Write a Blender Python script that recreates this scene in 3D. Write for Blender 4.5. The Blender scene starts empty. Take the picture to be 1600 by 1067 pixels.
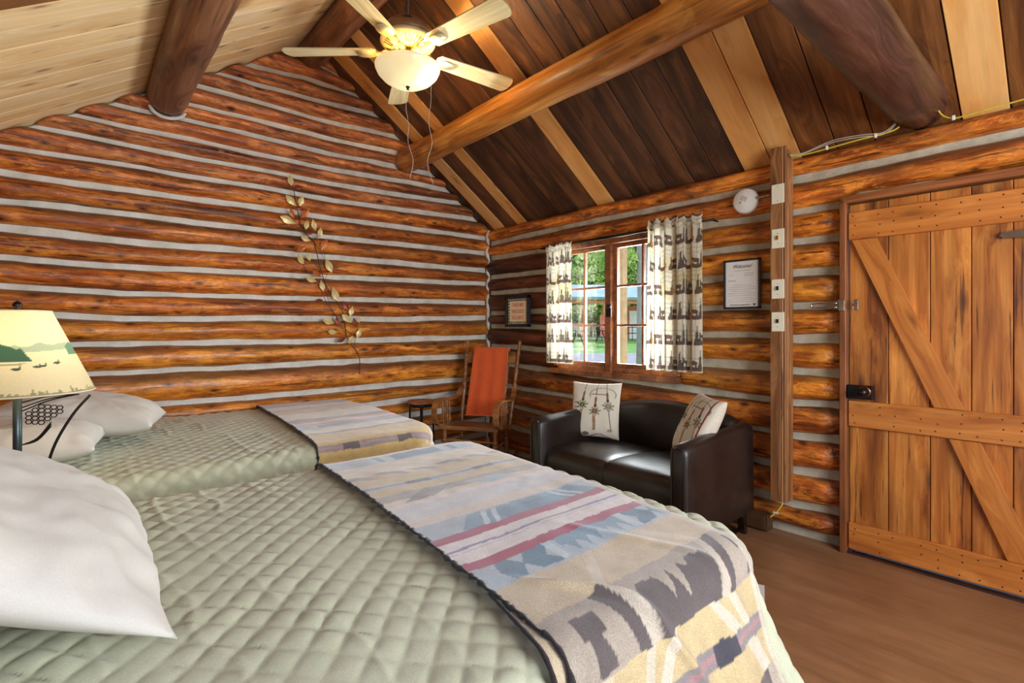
import bpy, bmesh, math, random
import numpy as np
from mathutils import Vector, Matrix, noise
random.seed(7)
rng = np.random.default_rng(11)
C = bpy.context.scene.collection
PI = math.pi
R_, D_ = 3.3, 4.199            # faces of the right and the back wall
XL, YF = -0.55, -1.7           # left wall, wall behind the camera
# ------------------------------------------------------------------ camera
HC, F, HV = 1.252, 795.0, 514.0
YAW = math.radians(40.9)
cam = bpy.data.cameras.new('camera'); camo = bpy.data.objects.new('camera', cam); C.objects.link(camo)
camo.location = (0, 0, HC); camo.rotation_euler = (PI/2, 0, -YAW)
cam.lens = 36*F/1600; cam.sensor_width = 36; cam.shift_y = -(533.5-HV)/1600; cam.clip_start = 0.05; cam.clip_end = 300
bpy.context.scene.camera = camo
# ------------------------------------------------------------------ world, sun, lights, exposure
sc = bpy.context.scene
sc.view_settings.view_transform = 'Standard'; sc.view_settings.look = 'None'
sc.view_settings.gamma = 1; sc.view_settings.use_curve_mapping = False
sc.view_settings.exposure = 1.0
w = bpy.data.worlds.new('sky'); sc.world = w; w.use_nodes = True
nt = w.node_tree; bgn = nt.nodes['Background']
sky = nt.nodes.new('ShaderNodeTexSky'); sky.sky_type = 'NISHITA'; sky.sun_disc = False
sky.sun_elevation = math.radians(52); sky.sun_rotation = math.radians(200)
nt.links.new(sky.outputs[0], bgn.inputs[0]); bgn.inputs[1].default_value = 0.24
def light(kind, name, loc, energy, color, rot=(0, 0, 0), **kw):
    l = bpy.data.lights.new(name, kind); l.energy = energy; l.color = color
    for k, v in kw.items(): setattr(l, k, v)
    o = bpy.data.objects.new(name, l); C.objects.link(o); o.location = loc; o.rotation_euler = rot
    return o
light('SUN', 'sun', (0, 0, 20), 1.7, (1, .95, .86), rot=(math.radians(-40), math.radians(8), 0), angle=0.01)
FAN = (1.50, 2.67)
light('POINT', 'fan_bulb', (FAN[0]+.05, FAN[1]-.05, 2.808), 31, (1, .74, .42), shadow_soft_size=.03)
# two fill lights added at unseen windows behind the camera and at left
light('AREA', 'fill_light_behind', (1.35, YF+.12, 1.55), 58, (.90, .95, 1), rot=(math.radians(90), 0, 0), shape='RECTANGLE', size=1.9, size_y=1.2)
light('AREA', 'fill_light_left', (XL+.12, .15, 1.5), 1.5, (.82, .91, 1), rot=(0, math.radians(-90), 0), shape='RECTANGLE', size=1.0, size_y=1.0)
light('AREA', 'window_daylight_right', (R_+.55, 2.58, 1.30), 100, (.92, .97, 1), rot=(0, math.radians(104), 0), shape='RECTANGLE', size=.95, size_y=1.1)

# ------------------------------------------------------------------ helpers
def ray(u, v):
    t = (u-800)/F; S, K = math.sin(YAW), math.cos(YAW)
    return (S+K*t, K-S*t, (HV-v)/F)
def onX(u, v, x): d = ray(u, v); s = x/d[0]; return (x, d[1]*s, HC+d[2]*s)
def onY(u, v, y): d = ray(u, v); s = y/d[1]; return (d[0]*s, y, HC+d[2]*s)
def srgb(r, g, b):
    f = lambda c: (c/255/12.92) if c/255 <= .04045 else ((c/255+.055)/1.055)**2.4
    return (f(r), f(g), f(b), 1)
def link(name, me, m=None, parent=None, smooth=False):
    o = bpy.data.objects.new(name, me); C.objects.link(o)
    if m is not None:
        if isinstance(m, (list, tuple)):
            for q in m: me.materials.append(q)
        elif not me.materials: me.materials.append(m)
    if parent: o.parent = parent
    if smooth: me.shade_smooth()
    return o
def from_bm(name, bm, m=None, parent=None, smooth=False):
    bmesh.ops.recalc_face_normals(bm, faces=bm.faces)
    me = bpy.data.meshes.new(name); bm.to_mesh(me); bm.free()
    return link(name, me, m, parent, smooth)
def from_py(name, v, f, m=None, parent=None, smooth=False):
    me = bpy.data.meshes.new(name); me.from_pydata([tuple(p) for p in v], [], f); me.update()
    return link(name, me, m, parent, smooth)
def empty(name, loc=(0, 0, 0), rz=0):
    o = bpy.data.objects.new(name, None); C.objects.link(o); o.location = loc; o.rotation_euler = (0, 0, rz); o.empty_display_size = .1
    return o
def tag(o, label=None, cat=None, group=None, kind=None):
    if label: o['label'] = label
    if cat: o['category'] = cat
    if group: o['group'] = group
    if kind: o['kind'] = kind
    return o
def dup(o, parent=None):
    c = o.copy(); C.objects.link(c); c.parent = parent
    for ch in list(o.children): dup(ch, c)
    return c
def box(bm, c, s, bevel=0, seg=2, rot=None):
    g = bmesh.ops.create_cube(bm, size=1)
    vs = g['verts']
    bmesh.ops.scale(bm, vec=Vector(s), verts=vs)
    if bevel:
        es = list({e for v in vs for e in v.link_edges})
        r = bmesh.ops.bevel(bm, geom=es, offset=bevel, segments=seg, profile=.5, affect='EDGES')
        vs = list({v for f in r['faces'] for v in f.verts} | {v for v in vs if v.is_valid})
    if rot is not None: bmesh.ops.rotate(bm, cent=(0, 0, 0), matrix=rot, verts=vs)
    bmesh.ops.translate(bm, vec=Vector(c), verts=vs)
    return vs
def boxo(name, c, s, m, parent=None, bevel=.002, seg=2, rot=None, smooth=False):
    bm = bmesh.new(); box(bm, (0, 0, 0), s, bevel, seg, rot)
    o = from_bm(name, bm, m, parent, smooth); o.location = c; return o
def tube(bm, pts, rad, n=8, cap=True, flat=None):
    pts = [Vector(p) for p in pts]; k = len(pts)
    if not hasattr(rad, '__len__'): rad = [rad]*k
    rings = []; up = Vector((0, 0, 1)); prev = None
    for i, p in enumerate(pts):
        t = (pts[min(i+1, k-1)]-pts[max(i-1, 0)]).normalized()
        if prev is None:
            a = up if abs(t.z) < .9 else Vector((1, 0, 0)); x = t.cross(a).normalized()
        else: x = (prev-t*prev.dot(t)).normalized()
        prev = x; y = t.cross(x)
        fl = flat or 1
        rings.append([bm.verts.new(p+rad[i]*(x*math.cos(2*PI*j/n)+y*fl*math.sin(2*PI*j/n))) for j in range(n)])
    for a, b in zip(rings, rings[1:]):
        for j in range(n): bm.faces.new((a[j], a[(j+1) % n], b[(j+1) % n], b[j]))
    if cap: bm.faces.new(rings[0][::-1]); bm.faces.new(rings[-1])
def tubeo(name, pts, rad, m, parent=None, n=8, flat=None):
    bm = bmesh.new(); tube(bm, pts, rad, n, flat=flat); return from_bm(name, bm, m, parent, True)
def lathe(bm, prof, n=32, c=(0, 0, 0), cap=False):
    rings = []
    for r, z in prof:
        rings.append([bm.verts.new((c[0]+r*math.cos(2*PI*j/n), c[1]+r*math.sin(2*PI*j/n), c[2]+z)) for j in range(n)])
    for a, b in zip(rings, rings[1:]):
        for j in range(n): bm.faces.new((a[j], a[(j+1) % n], b[(j+1) % n], b[j]))
    if cap: bm.faces.new(rings[0]); bm.faces.new(rings[-1])
def latheo(name, prof, m, parent=None, n=32, c=(0, 0, 0), cap=True):
    bm = bmesh.new(); lathe(bm, prof, n, (0, 0, 0), cap); o = from_bm(name, bm, m, parent, True); o.location = c; return o
def spline(pts, n=6):
    P = [Vector(p) for p in pts]; out = []
    for i in range(len(P)-1):
        p0, p1, p2, p3 = P[max(i-1, 0)], P[i], P[i+1], P[min(i+2, len(P)-1)]
        for k in range(n):
            t = k/n
            out.append(.5*((2*p1)+(p2-p0)*t+(2*p0-5*p1+4*p2-p3)*t*t+(3*p1-p0-3*p2+p3)*t**3))
    out.append(P[-1]); return out
def extr(name, poly, t, m, parent=None, axis='z', bevel=0):
    """extrude a 2D outline (list of (x,y)) by thickness t"""
    bm = bmesh.new(); f = bm.faces.new([bm.verts.new((p[0], p[1], 0)) for p in poly])
    g = bmesh.ops.extrude_face_region(bm, geom=[f]); vs = [v for v in g['geom'] if isinstance(v, bmesh.types.BMVert)]
    bmesh.ops.translate(bm, vec=(0, 0, t), verts=vs)
    if axis == 'y':
        for v in bm.verts: v.co = Vector((v.co.x, v.co.z, v.co.y))
    if axis == 'x':
        for v in bm.verts: v.co = Vector((v.co.z, v.co.x, v.co.y))
    return from_bm(name, bm, m, parent)
def grid(name, P, m, parent=None, cols=None, smooth=True, thick=0):
    """P: (n,m,3) array of points; cols (n,m,3) linear colours"""
    n, k = P.shape[:2]
    idx = np.arange(n*k).reshape(n, k)
    q = np.stack([idx[:-1, :-1], idx[1:, :-1], idx[1:, 1:], idx[:-1, 1:]], -1).reshape(-1, 4)
    me = bpy.data.meshes.new(name)
    me.vertices.add(n*k); me.vertices.foreach_set('co', P.reshape(-1).astype(np.float32))
    me.loops.add(q.size); me.loops.foreach_set('vertex_index', q.reshape(-1).astype(np.int32))
    me.polygons.add(len(q)); me.polygons.foreach_set('loop_start', np.arange(0, q.size, 4, dtype=np.int32))
    me.update(calc_edges=True)
    if cols is not None:
        ca = me.color_attributes.new('Col', 'FLOAT_COLOR', 'POINT')
        c4 = np.ones((n*k, 4), np.float32); c4[:, :3] = cols.reshape(-1, 3); ca.data.foreach_set('color', c4.reshape(-1))
    o = link(name, me, m, parent, smooth)
    if thick:
        md = o.modifiers.new('thickness', 'SOLIDIFY'); md.thickness = thick; md.offset = 1
    return o
def nz(x, y=0, z=0): return noise.noise(Vector((x, y, z)))
def vnoise(X, Y, s=1, oct=3, seed=0):
    """smooth value noise, vectorised"""
    out = np.zeros(np.broadcast(X, Y).shape); amp = 1
    for o in range(oct):
        r = np.random.default_rng(seed*13+o); T = r.random((64, 64))*2-1
        x = X*s*2**o+7.3; y = Y*s*2**o+3.1
        xi = np.floor(x).astype(int); yi = np.floor(y).astype(int); fx = x-xi; fy = y-yi
        fx = fx*fx*(3-2*fx); fy = fy*fy*(3-2*fy)
        g = lambda a, b: T[a % 64, b % 64]
        out += amp*((g(xi, yi)*(1-fx)+g(xi+1, yi)*fx)*(1-fy)+(g(xi, yi+1)*(1-fx)+g(xi+1, yi+1)*fx)*fy); amp *= .5
    return out

# ------------------------------------------------------------------ materials
class NT:
    def __init__(s, name):
        s.m = bpy.data.materials.new(name); s.m.use_nodes = True; s.t = s.m.node_tree
        s.b = s.t.nodes['Principled BSDF']; s.o = s.t.nodes['Material Output']
    def n(s, typ, ins=None, **kw):
        x = s.t.nodes.new(typ)
        for k, v in kw.items(): setattr(x, k, v)
        for k, v in (ins or {}).items(): s.put(x.inputs[k], v)
        return x
    def put(s, sock, v):
        if isinstance(v, bpy.types.NodeSocket): s.t.links.new(v, sock)
        elif isinstance(v, bpy.types.Node): s.t.links.new(v.outputs[0], sock)
        else: sock.default_value = v
    def math(s, op, a, b=None, clamp=False):
        x = s.n('ShaderNodeMath', operation=op); x.use_clamp = clamp; s.put(x.inputs[0], a)
        if b is not None: s.put(x.inputs[1], b)
        return x.outputs[0]
    def vm(s, op, a, b=None):
        x = s.n('ShaderNodeVectorMath', operation=op); s.put(x.inputs[0], a)
        if b is not None:
            if op == 'SCALE': s.put(x.inputs[3], b)
            else: s.put(x.inputs[1], b)
        return x.outputs[0]
    def noise(s, vec, scale=1, detail=4, rough=.55, dist=0):
        return s.n('ShaderNodeTexNoise', {'Vector': vec, 'Scale': scale, 'Detail': detail, 'Roughness': rough, 'Distortion': dist}).outputs[0]
    def ramp(s, fac, stops):
        r = s.n('ShaderNodeValToRGB', {0: fac}); e = r.color_ramp.elements
        while len(e) < len(stops): e.new(.5)
        for i, (p, c) in enumerate(stops):
            e[i].position = p; e[i].color = c if len(c) == 4 else (*c, 1)
        return r.outputs[0]
    def mix(s, f, a, b, bt='MIX'):
        x = s.n('ShaderNodeMix', data_type='RGBA', blend_type=bt); s.put(x.inputs[0], f); s.put(x.inputs[6], a); s.put(x.inputs[7], b)
        return x.outputs[2]
    def bump(s, h, st=.3, d=.01, nrm=None):
        x = s.n('ShaderNodeBump', {'Height': h, 'Strength': st, 'Distance': d})
        if nrm: s.put(x.inputs['Normal'], nrm)
        s.put(s.b.inputs['Normal'], x.outputs[0]); return x.outputs[0]
    def set(s, **kw):
        for k, v in kw.items(): s.put(s.b.inputs[k.replace('_', ' ')], v)
        return s
def plain(name, col, rough=.5, metal=0, spec=.5, coat=0, nscale=0, namp=.12, bump=0, bscale=80, **kw):
    a = NT(name); a.set(Base_Color=col, Roughness=rough, Metallic=metal); a.b.inputs['Specular IOR Level'].default_value = spec
    a.b.inputs['Coat Weight'].default_value = coat
    co = a.n('ShaderNodeTexCoord').outputs['Object']
    n1 = a.noise(co, nscale or 12, 4)
    dk = tuple(c*(1-namp*2) for c in col[:3])+(1,); lt = tuple(min(1, c*(1+namp)) for c in col[:3])+(1,)
    a.put(a.b.inputs['Base Color'], a.ramp(n1, [(.3, dk), (.7, lt)]))
    if bump: a.bump(a.noise(co, bscale, 3), bump, .002)
    for k, v in kw.items(): a.put(a.b.inputs[k.replace('_', ' ')], v)
    return a.m
def wood(name, dark, mid, light, sc_=(.9, 9, 9), knots=.5, rough=.45, coat=.2, bump=.3, cracks=.3, fine=.35, top_tone=None, var=.25, dist=.6, kcol=None, kscale=(1.8, 5.5, 5.5), blotch=0, kplane='xy'):
    a = NT(name)
    tc = a.n('ShaderNodeTexCoord').outputs['Object']; rnd = a.n('ShaderNodeObjectInfo').outputs['Random']
    off = a.vm('SCALE', (13.7, 5.1, 3.3), rnd)
    p0 = a.vm('ADD', tc, off)
    # knots
    kv0 = a.vm('MULTIPLY', p0, kscale); sx_ = a.n('ShaderNodeSeparateXYZ', {0: kv0})
    kv = a.n('ShaderNodeCombineXYZ', {0: sx_.outputs[0], 1: sx_.outputs[2 if kplane == 'xz' else 1], 2: 0.0}).outputs[0]
    kn = a.n('ShaderNodeTexVoronoi', {'Vector': a.vm('ADD', kv, a.vm('SCALE', a.n('ShaderNodeTexNoise', {'Vector': kv, 'Scale': 3.0}).outputs[1], .12)), 'Scale': 1.0, 'Randomness': 1.0}, voronoi_dimensions='2D')
    kd = kn.outputs['Distance']
    bend = a.math('MULTIPLY', a.math('SUBTRACT', .45, kd, True), 1.6)
    p1 = a.vm('MULTIPLY', p0, sc_)
    cmb = a.n('ShaderNodeCombineXYZ', {0: 0.0, 1: bend, 2: bend}).outputs[0]
    p2 = a.vm('ADD', p1, cmb)
    g = a.noise(p2, 1, 7, .62, dist)
    col = a.ramp(g, [(.34, dark), (.49, mid), (.64, light)])
    pf = a.vm('MULTIPLY', p0, (sc_[0]*3.5, sc_[1]*8, sc_[2]*8))
    fn = a.noise(pf, 1, 4, .6)
    col = a.mix(1.0, col, a.ramp(fn, [(.3, (1-fine,)*3), (.65, (1+fine*.25,)*3)]), 'MULTIPLY')
    h = a.math('ADD', a.math('MULTIPLY', fn, .5), g)
    if cracks:
        pc = a.vm('MULTIPLY', p0, (sc_[0]*1.1, sc_[1]*3.2, sc_[2]*3.2))
        cr = a.noise(pc, 1, 3, .5, .25)
        ck = a.ramp(cr, [(.36, (1-cracks,)*3), (.41, (1, 1, 1))])
        col = a.mix(1.0, col, ck, 'MULTIPLY'); h = a.math('ADD', h, a.math('MULTIPLY', ck, .6))
    if blotch and top_tone is not None:
        pl_ = a.noise(a.vm('ADD', a.vm('MULTIPLY', p0, (3.0, 11, 11)), (2, 8, 5)), 1, 9, .75, .7)
        col = a.mix(a.ramp(pl_, [(.52, (0, 0, 0)), (.56, (.55,)*3)]), col, tuple(min(1, c*1.12) for c in light[:3])+(1,))
        pk_ = a.noise(a.vm('MULTIPLY', p0, (14, 34, 34)), 1, 6, .7)
        col = a.mix(1.0, col, a.ramp(pk_, [(.34, (.62, .58, .55)), (.5, (1, 1, 1)), (.66, (1.18, 1.15, 1.1))]), 'MULTIPLY'); h = a.math('ADD', h, a.math('MULTIPLY', pk_, .6))
    if blotch:
        bl_ = a.noise(a.vm('MULTIPLY', p0, (2.6, 13, 13)), 1, 3, .55, .8)
        col = a.mix(a.ramp(bl_, [(.56, (0, 0, 0)), (.66, (blotch,)*3)]), col, tuple(c*.45 for c in dark[:3])+(1,))
        pn = a.noise(a.vm('ADD', a.vm('MULTIPLY', p0, (4.2, 17, 17)), (7, 3, 1)), 1, 8, .72, .5)
        col = a.mix(a.ramp(pn, [(.49, (0, 0, 0)), (.54, (blotch*.62,)*3)]), col, tuple((c*.8+d*.2) for c, d in zip(dark[:3], mid[:3]))+(1,))
        ck2 = a.noise(a.vm('ADD', a.vm('MULTIPLY', p0, (2.2, 60, 60)), (3, 9, 4)), 1, 4, .6, .2)
        col = a.mix(1.0, col, a.ramp(ck2, [(.33, (.35, .32, .3)), (.40, (1, 1, 1))]), 'MULTIPLY')
        h = a.math('ADD', h, a.math('MULTIPLY', ck2, .8))
        b2 = a.noise(a.vm('MULTIPLY', p0, (1.3, 5, 5)), 1, 2, .5, .3)
        col = a.mix(1.0, col, a.ramp(b2, [(.35, (.78, .74, .74)), (.62, (1.14, 1.12, 1.05))]), 'MULTIPLY')
    if top_tone is not None:  # brown tone mixed in towards the upper side of each log
        gc, lo, hi = top_tone
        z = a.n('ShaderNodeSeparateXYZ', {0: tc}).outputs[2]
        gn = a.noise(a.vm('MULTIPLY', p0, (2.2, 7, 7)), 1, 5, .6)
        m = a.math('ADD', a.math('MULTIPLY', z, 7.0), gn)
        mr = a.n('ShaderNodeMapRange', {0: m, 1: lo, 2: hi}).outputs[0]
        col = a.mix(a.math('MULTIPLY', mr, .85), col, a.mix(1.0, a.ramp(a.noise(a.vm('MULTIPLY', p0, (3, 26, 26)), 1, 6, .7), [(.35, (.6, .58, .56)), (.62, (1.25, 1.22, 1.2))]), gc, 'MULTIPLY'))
    if knots:
        kr_ = a.n('ShaderNodeSeparateColor', {0: kn.outputs['Color']}).outputs[0]; kd = a.math('ADD', kd, a.math('MULTIPLY', kr_, .09 if kplane == 'xy' else .07))
        kc = kcol or tuple(c*.25 for c in dark[:3])+(1,)
        km = a.ramp(kd, [(.05, (knots,)*3), (.085, (knots*.6,)*3), (.14, (knots*.15,)*3), (.24, (0, 0, 0))])
        col = a.mix(km, col, kc)
    hs = a.n('ShaderNodeHueSaturation', {'Value': a.math('ADD', 1-var/2, a.math('MULTIPLY', rnd, var)), 'Color': col}).outputs[0]
    a.set(Base_Color=hs, Roughness=a.math('ADD', rough-.1, a.math('MULTIPLY', fn, .25)))
    a.b.inputs['Coat Weight'].default_value = coat; a.b.inputs['Coat Roughness'].default_value = .25
    a.bump(h, bump, .004)
    return a.m
TOP_BROWN = srgb(108, 70, 44)
M = {}
M['log'] = wood('lacquered log', srgb(124, 56, 18), srgb(208, 108, 36), srgb(246, 156, 62), sc_=(1.1, 11, 11), top_tone=(TOP_BROWN, .58, .84), knots=.95, coat=.14, rough=.42, bump=.8, cracks=.7, fine=.45, var=.28, blotch=.55, kplane='xz', kscale=(3.0, 8, 8))
M['log_red'] = wood('reddish lacquered log', srgb(122, 56, 26), srgb(202, 110, 54), srgb(242, 160, 92), sc_=(1.1, 11, 11), top_tone=(srgb(110, 82, 64), .56, .82), knots=.95, coat=.12, rough=.45, bump=.8, cracks=.7, fine=.45, var=.28, blotch=.55, kplane='xz', kscale=(3.0, 8, 8))
M['log_dark'] = wood('deep brown log', srgb(52, 24, 15), srgb(88, 42, 24), srgb(128, 68, 34), top_tone=(srgb(62, 42, 32), .8, 1.15), knots=.7, coat=.25, rough=.42, bump=.5, cracks=.5, var=.3, kplane='xz', kscale=(3.0, 8, 8))
M['log_gold'] = wood('golden lacquered log', srgb(150, 72, 18), srgb(216, 122, 34), srgb(248, 166, 60), top_tone=(srgb(112, 76, 46), .66, .95), sc_=(1.1, 11, 11), knots=.95, coat=.3, rough=.38, bump=.8, cracks=.65, fine=.4, var=.2, blotch=.5, kplane='xz', kscale=(3.0, 8, 8))
M['purlin'] = wood('peeled roof log', srgb(150, 84, 28), srgb(196, 122, 46), srgb(228, 160, 78), knots=.7, coat=.25, rough=.38, cracks=.35, bump=.5)
M['purlin_dark'] = wood('dark peeled roof log', srgb(92, 54, 34), srgb(136, 86, 54), srgb(176, 122, 82), knots=.8, coat=.2, rough=.45, cracks=.45, bump=.5)
M['beam_dark'] = wood('very dark roof log', srgb(44, 24, 20), srgb(78, 46, 36), srgb(112, 74, 58), knots=.8, coat=.3, rough=.4, cracks=.4, bump=.6)
M['plank_dark'] = wood('dark brown roof board', srgb(58, 34, 22), srgb(92, 56, 34), srgb(132, 84, 48), sc_=(.8, 7, 7), knots=.35, kcol=srgb(150, 100, 55), coat=.12, rough=.5, bump=.15, cracks=.15, var=.4)
M['plank_brown'] = wood('brown roof board', srgb(82, 46, 22), srgb(120, 72, 34), srgb(156, 100, 50), sc_=(.8, 6, 6), knots=.45, kcol=srgb(60, 36, 24), coat=.15, rough=.45, bump=.15, cracks=.15, var=.3)
M['plank_honey'] = wood('honey coloured roof board', srgb(220, 148, 76), srgb(238, 172, 96), srgb(246, 192, 122), sc_=(.7, 5, 5), knots=.55, kcol=srgb(150, 92, 40), coat=.15, rough=.42, bump=.08, cracks=0, fine=.12, var=.08)
M['plank_pine'] = wood('pale pine board', srgb(228, 184, 126), srgb(240, 204, 150), srgb(248, 220, 176), sc_=(.7, 8, 8), knots=.8, kcol=srgb(140, 88, 48), coat=.05, rough=.55, bump=.06, cracks=0, fine=.12, var=.1, kscale=(2.2, 7, 7))
M['door'] = wood('orange door board', srgb(132, 68, 26), srgb(184, 108, 42), srgb(214, 142, 66), sc_=(.8, 12, 12), knots=.8, kcol=srgb(80, 42, 26), coat=.12, rough=.45, bump=.12, cracks=.12, fine=.25, var=.3, blotch=.16)
M['rail'] = wood('door rail board', srgb(166, 90, 32), srgb(196, 116, 46), srgb(214, 136, 62), sc_=(.7, 10, 10), knots=.5, coat=.15, rough=.45, bump=.1, cracks=.1, fine=.15, var=.1)
M['casing'] = wood('reddish brown casing', srgb(104, 56, 30), srgb(140, 80, 42), srgb(170, 104, 58), coat=.15, knots=.2, bump=.1, var=.15)
M['post'] = wood('grooved brown board', srgb(112, 66, 32), srgb(152, 98, 54), srgb(182, 128, 78), sc_=(.8, 16, 16), knots=.4, coat=.1, rough=.5, bump=.15, cracks=.2, fine=.25)
M['chair'] = wood('oak chair wood', srgb(104, 60, 26), srgb(142, 88, 44), srgb(176, 118, 64), sc_=(2, 14, 14), knots=0, coat=.3, rough=.35, bump=.08, cracks=0)
M['stool'] = wood('stool top wood', srgb(120, 66, 34), srgb(160, 96, 54), srgb(186, 122, 74), sc_=(2, 12, 12), knots=0, coat=.1, cracks=0)
def chink_mat(nm='grey chinking mortar', cs=((192, 187, 174), (216, 212, 202), (232, 229, 222))):
    a = NT(nm); co = a.n('ShaderNodeTexCoord').outputs['Object']
    g = a.noise(co, 6, 6, .6); f = a.noise(co, 90, 3)
    c = a.ramp(g, [(.3, srgb(*cs[0])), (.5, srgb(*cs[1])), (.7, srgb(*cs[2]))])
    a.set(Base_Color=a.mix(.25, c, a.ramp(f, [(.3, (.36, .35, .33)), (.7, (.7, .7, .68))]), 'OVERLAY'), Roughness=.9)
    a.bump(a.math('ADD', f, a.math('MULTIPLY', g, 2)), .5, .003); return a.m
M['chink'] = chink_mat(); M['chink_tan'] = chink_mat('tan grey chinking mortar', ((150, 140, 118), (184, 174, 152), (202, 194, 174)))
def floor_mat():
    a = NT('painted brown floor'); co = a.n('ShaderNodeTexCoord').outputs['Object']
    g = a.noise(co, 2.2, 6, .6); c = a.ramp(g, [(.3, srgb(134, 92, 60)), (.7, srgb(162, 117, 80))])
    st = a.noise(a.vm('MULTIPLY', co, (14, 1.6, 1)), 1, 6, .7); c = a.mix(1, c, a.ramp(st, [(.35, (.78,)*3), (.6, (1.05,)*3)]), 'MULTIPLY')
    sp = a.noise(co, 60, 2); c = a.mix(a.ramp(sp, [(.74, (0, 0, 0)), (.78, (.6,)*3)]), c, srgb(190, 160, 125))
    # tan worn patches along the door
    x = a.n('ShaderNodeSeparateXYZ', {0: co})
    nearwall = a.n('ShaderNodeMapRange', {0: x.outputs[0], 1: 2.95, 2: 3.2}).outputs[0]
    fy = a.n('ShaderNodeMapRange', {0: x.outputs[1], 1: .95, 2: .45}).outputs[0]
    wn = a.noise(a.vm('MULTIPLY', co, (16, 7, 1)), 1, 4, .6)
    c = a.mix(a.math('MULTIPLY', a.math('MULTIPLY', nearwall, fy), a.ramp(wn, [(.52, (0, 0, 0)), (.6, (.9,)*3)])), c, srgb(196, 150, 96))
    a.set(Base_Color=c, Roughness=a.math('ADD', .25, a.math('MULTIPLY', g, .3))); a.bump(a.math('ADD', st, a.math('MULTIPLY', a.noise(co, 5, 3), 2)), .18, .004)
    return a.m
M['floor'] = floor_mat()
def fabric(name, col=None, scale=260, rough=.85, bump=.3, sheen=.3, attr=False, speck=.25, transl=0, wr=0):
    a = NT(name); co = a.n('ShaderNodeTexCoord').outputs['Object']
    f = a.noise(co, scale, 2)
    base = a.n('ShaderNodeVertexColor', layer_name='Col').outputs[0] if attr else col
    c = a.mix(1, base, a.ramp(f, [(.3, (1-speck,)*3), (.7, (1+speck*.4,)*3)]), 'MULTIPLY')
    a.set(Base_Color=c, Roughness=rough); a.b.inputs['Sheen Weight'].default_value = sheen; a.b.inputs['Specular IOR Level'].default_value = .2
    h = f
    if wr: h = a.math('ADD', f, a.math('MULTIPLY', a.noise(co, 9, 4, .6, 1.2), wr))
    a.bump(h, bump, .0015)
    if transl:
        t = a.n('ShaderNodeBsdfTranslucent', {0: c}); mx = a.n('ShaderNodeMixShader', {0: transl, 1: a.b.outputs[0], 2: t.outputs[0]})
        a.t.links.new(mx.outputs[0], a.o.inputs[0])
    return a.m
M['quilt'] = fabric('sage green quilted cotton', srgb(194, 195, 166), 320, bump=.2, speck=.12, sheen=.2)
M['wool'] = fabric('patterned wool', attr=True, scale=420, speck=.35, bump=.5, sheen=.4)
M['curtain'] = fabric('printed curtain cotton', attr=True, scale=500, speck=.1, bump=.1, sheen=0, transl=.2)
M['linen'] = fabric('white cotton pillowcase', srgb(214, 208, 198), 300, bump=.15, speck=.05, sheen=.1, wr=6)
M['pillow_print'] = fabric('embroidered linen', attr=True, scale=380, speck=.12, bump=.4, sheen=.1)
M['throw'] = fabric('orange chenille', srgb(226, 98, 48), 260, speck=.3, bump=.5, sheen=.3)
M['throw_edge'] = fabric('pale orange binding', srgb(222, 130, 90), 260, speck=.2)
M['binding'] = fabric('dark whipstitched edge', srgb(52, 46, 46), 300, speck=.4, bump=.6)
M['shade'] = fabric('printed lamp shade', attr=True, scale=200, speck=.05, bump=.1, sheen=0, transl=.35)
def leather():
    a = NT('dark brown leather'); co = a.n('ShaderNodeTexCoord').outputs['Object']
    v = a.n('ShaderNodeTexVoronoi', {'Vector': co, 'Scale': 190.0}).outputs[0]; g = a.noise(co, 5, 4)
    a.set(Base_Color=a.ramp(g, [(.3, srgb(30, 20, 17)), (.7, srgb(46, 33, 28))]), Roughness=a.math('ADD', .26, a.math('MULTIPLY', g, .2)))
    a.bump(a.math('ADD', a.math('MULTIPLY', v, .6), a.math('MULTIPLY', a.noise(co, 11, 3), 2.0)), .18, .003); return a.m
M['leather'] = leather()
M['black'] = plain('black metal', srgb(30, 30, 33), .45, .6)
M['black_frame'] = plain('black frame', srgb(34, 36, 44), .4)
M['bronze'] = plain('dark bronze', srgb(48, 42, 40), .35, .8)
M['steel'] = plain('bright steel', srgb(190, 186, 180), .25, 1)
M['copper'] = plain('worn copper', srgb(150, 90, 60), .3, 1)
M['brass'] = plain('polished brass', srgb(224, 176, 84), .2, 1)
M['cream_metal'] = plain('antique cream metal', srgb(232, 218, 168), .35, 0, coat=.3, nscale=8, namp=.06)
M['housing_brown'] = plain('weathered tan metal', srgb(150, 112, 72), .4, .2)
M['white_plastic'] = plain('white plastic', srgb(236, 232, 224), .35, namp=.02)
M['ivory'] = plain('ivory plate', srgb(232, 224, 200), .35, namp=.02)
M['grey_plastic'] = plain('grey plastic', srgb(176, 172, 166), .4, namp=.03)
M['black_wood'] = plain('dark espresso wood', srgb(34, 18, 14), .22, coat=.5)
M['paper'] = plain('white paper', srgb(228, 222, 216), .6, namp=.02)
M['ink'] = plain('dark ink', srgb(60, 58, 62), .7)
M['ink_light'] = plain('pale grey ink', srgb(150, 146, 146), .7)
M['orange_ink'] = plain('orange ink', srgb(236, 104, 48), .7)
M['cream_card'] = plain('cream card', srgb(246, 226, 190), .7, namp=.03)
M['check_dark'] = plain('dark check', srgb(44, 40, 36), .7)
M['check_light'] = plain('light check', srgb(214, 200, 170), .7)
M['cable_yellow'] = plain('yellow cable', srgb(224, 196, 70), .45)
M['cable_white'] = plain('white cable', srgb(196, 188, 172), .45)
M['duct'] = plain('brown register', srgb(92, 62, 38), .45, .2)
M['leaf_gold'] = plain('gold leaf metal', srgb(226, 202, 140), .35, .2)
M['leaf_copper'] = plain('copper leaf metal', srgb(196, 112, 60), .35, .4)
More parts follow.
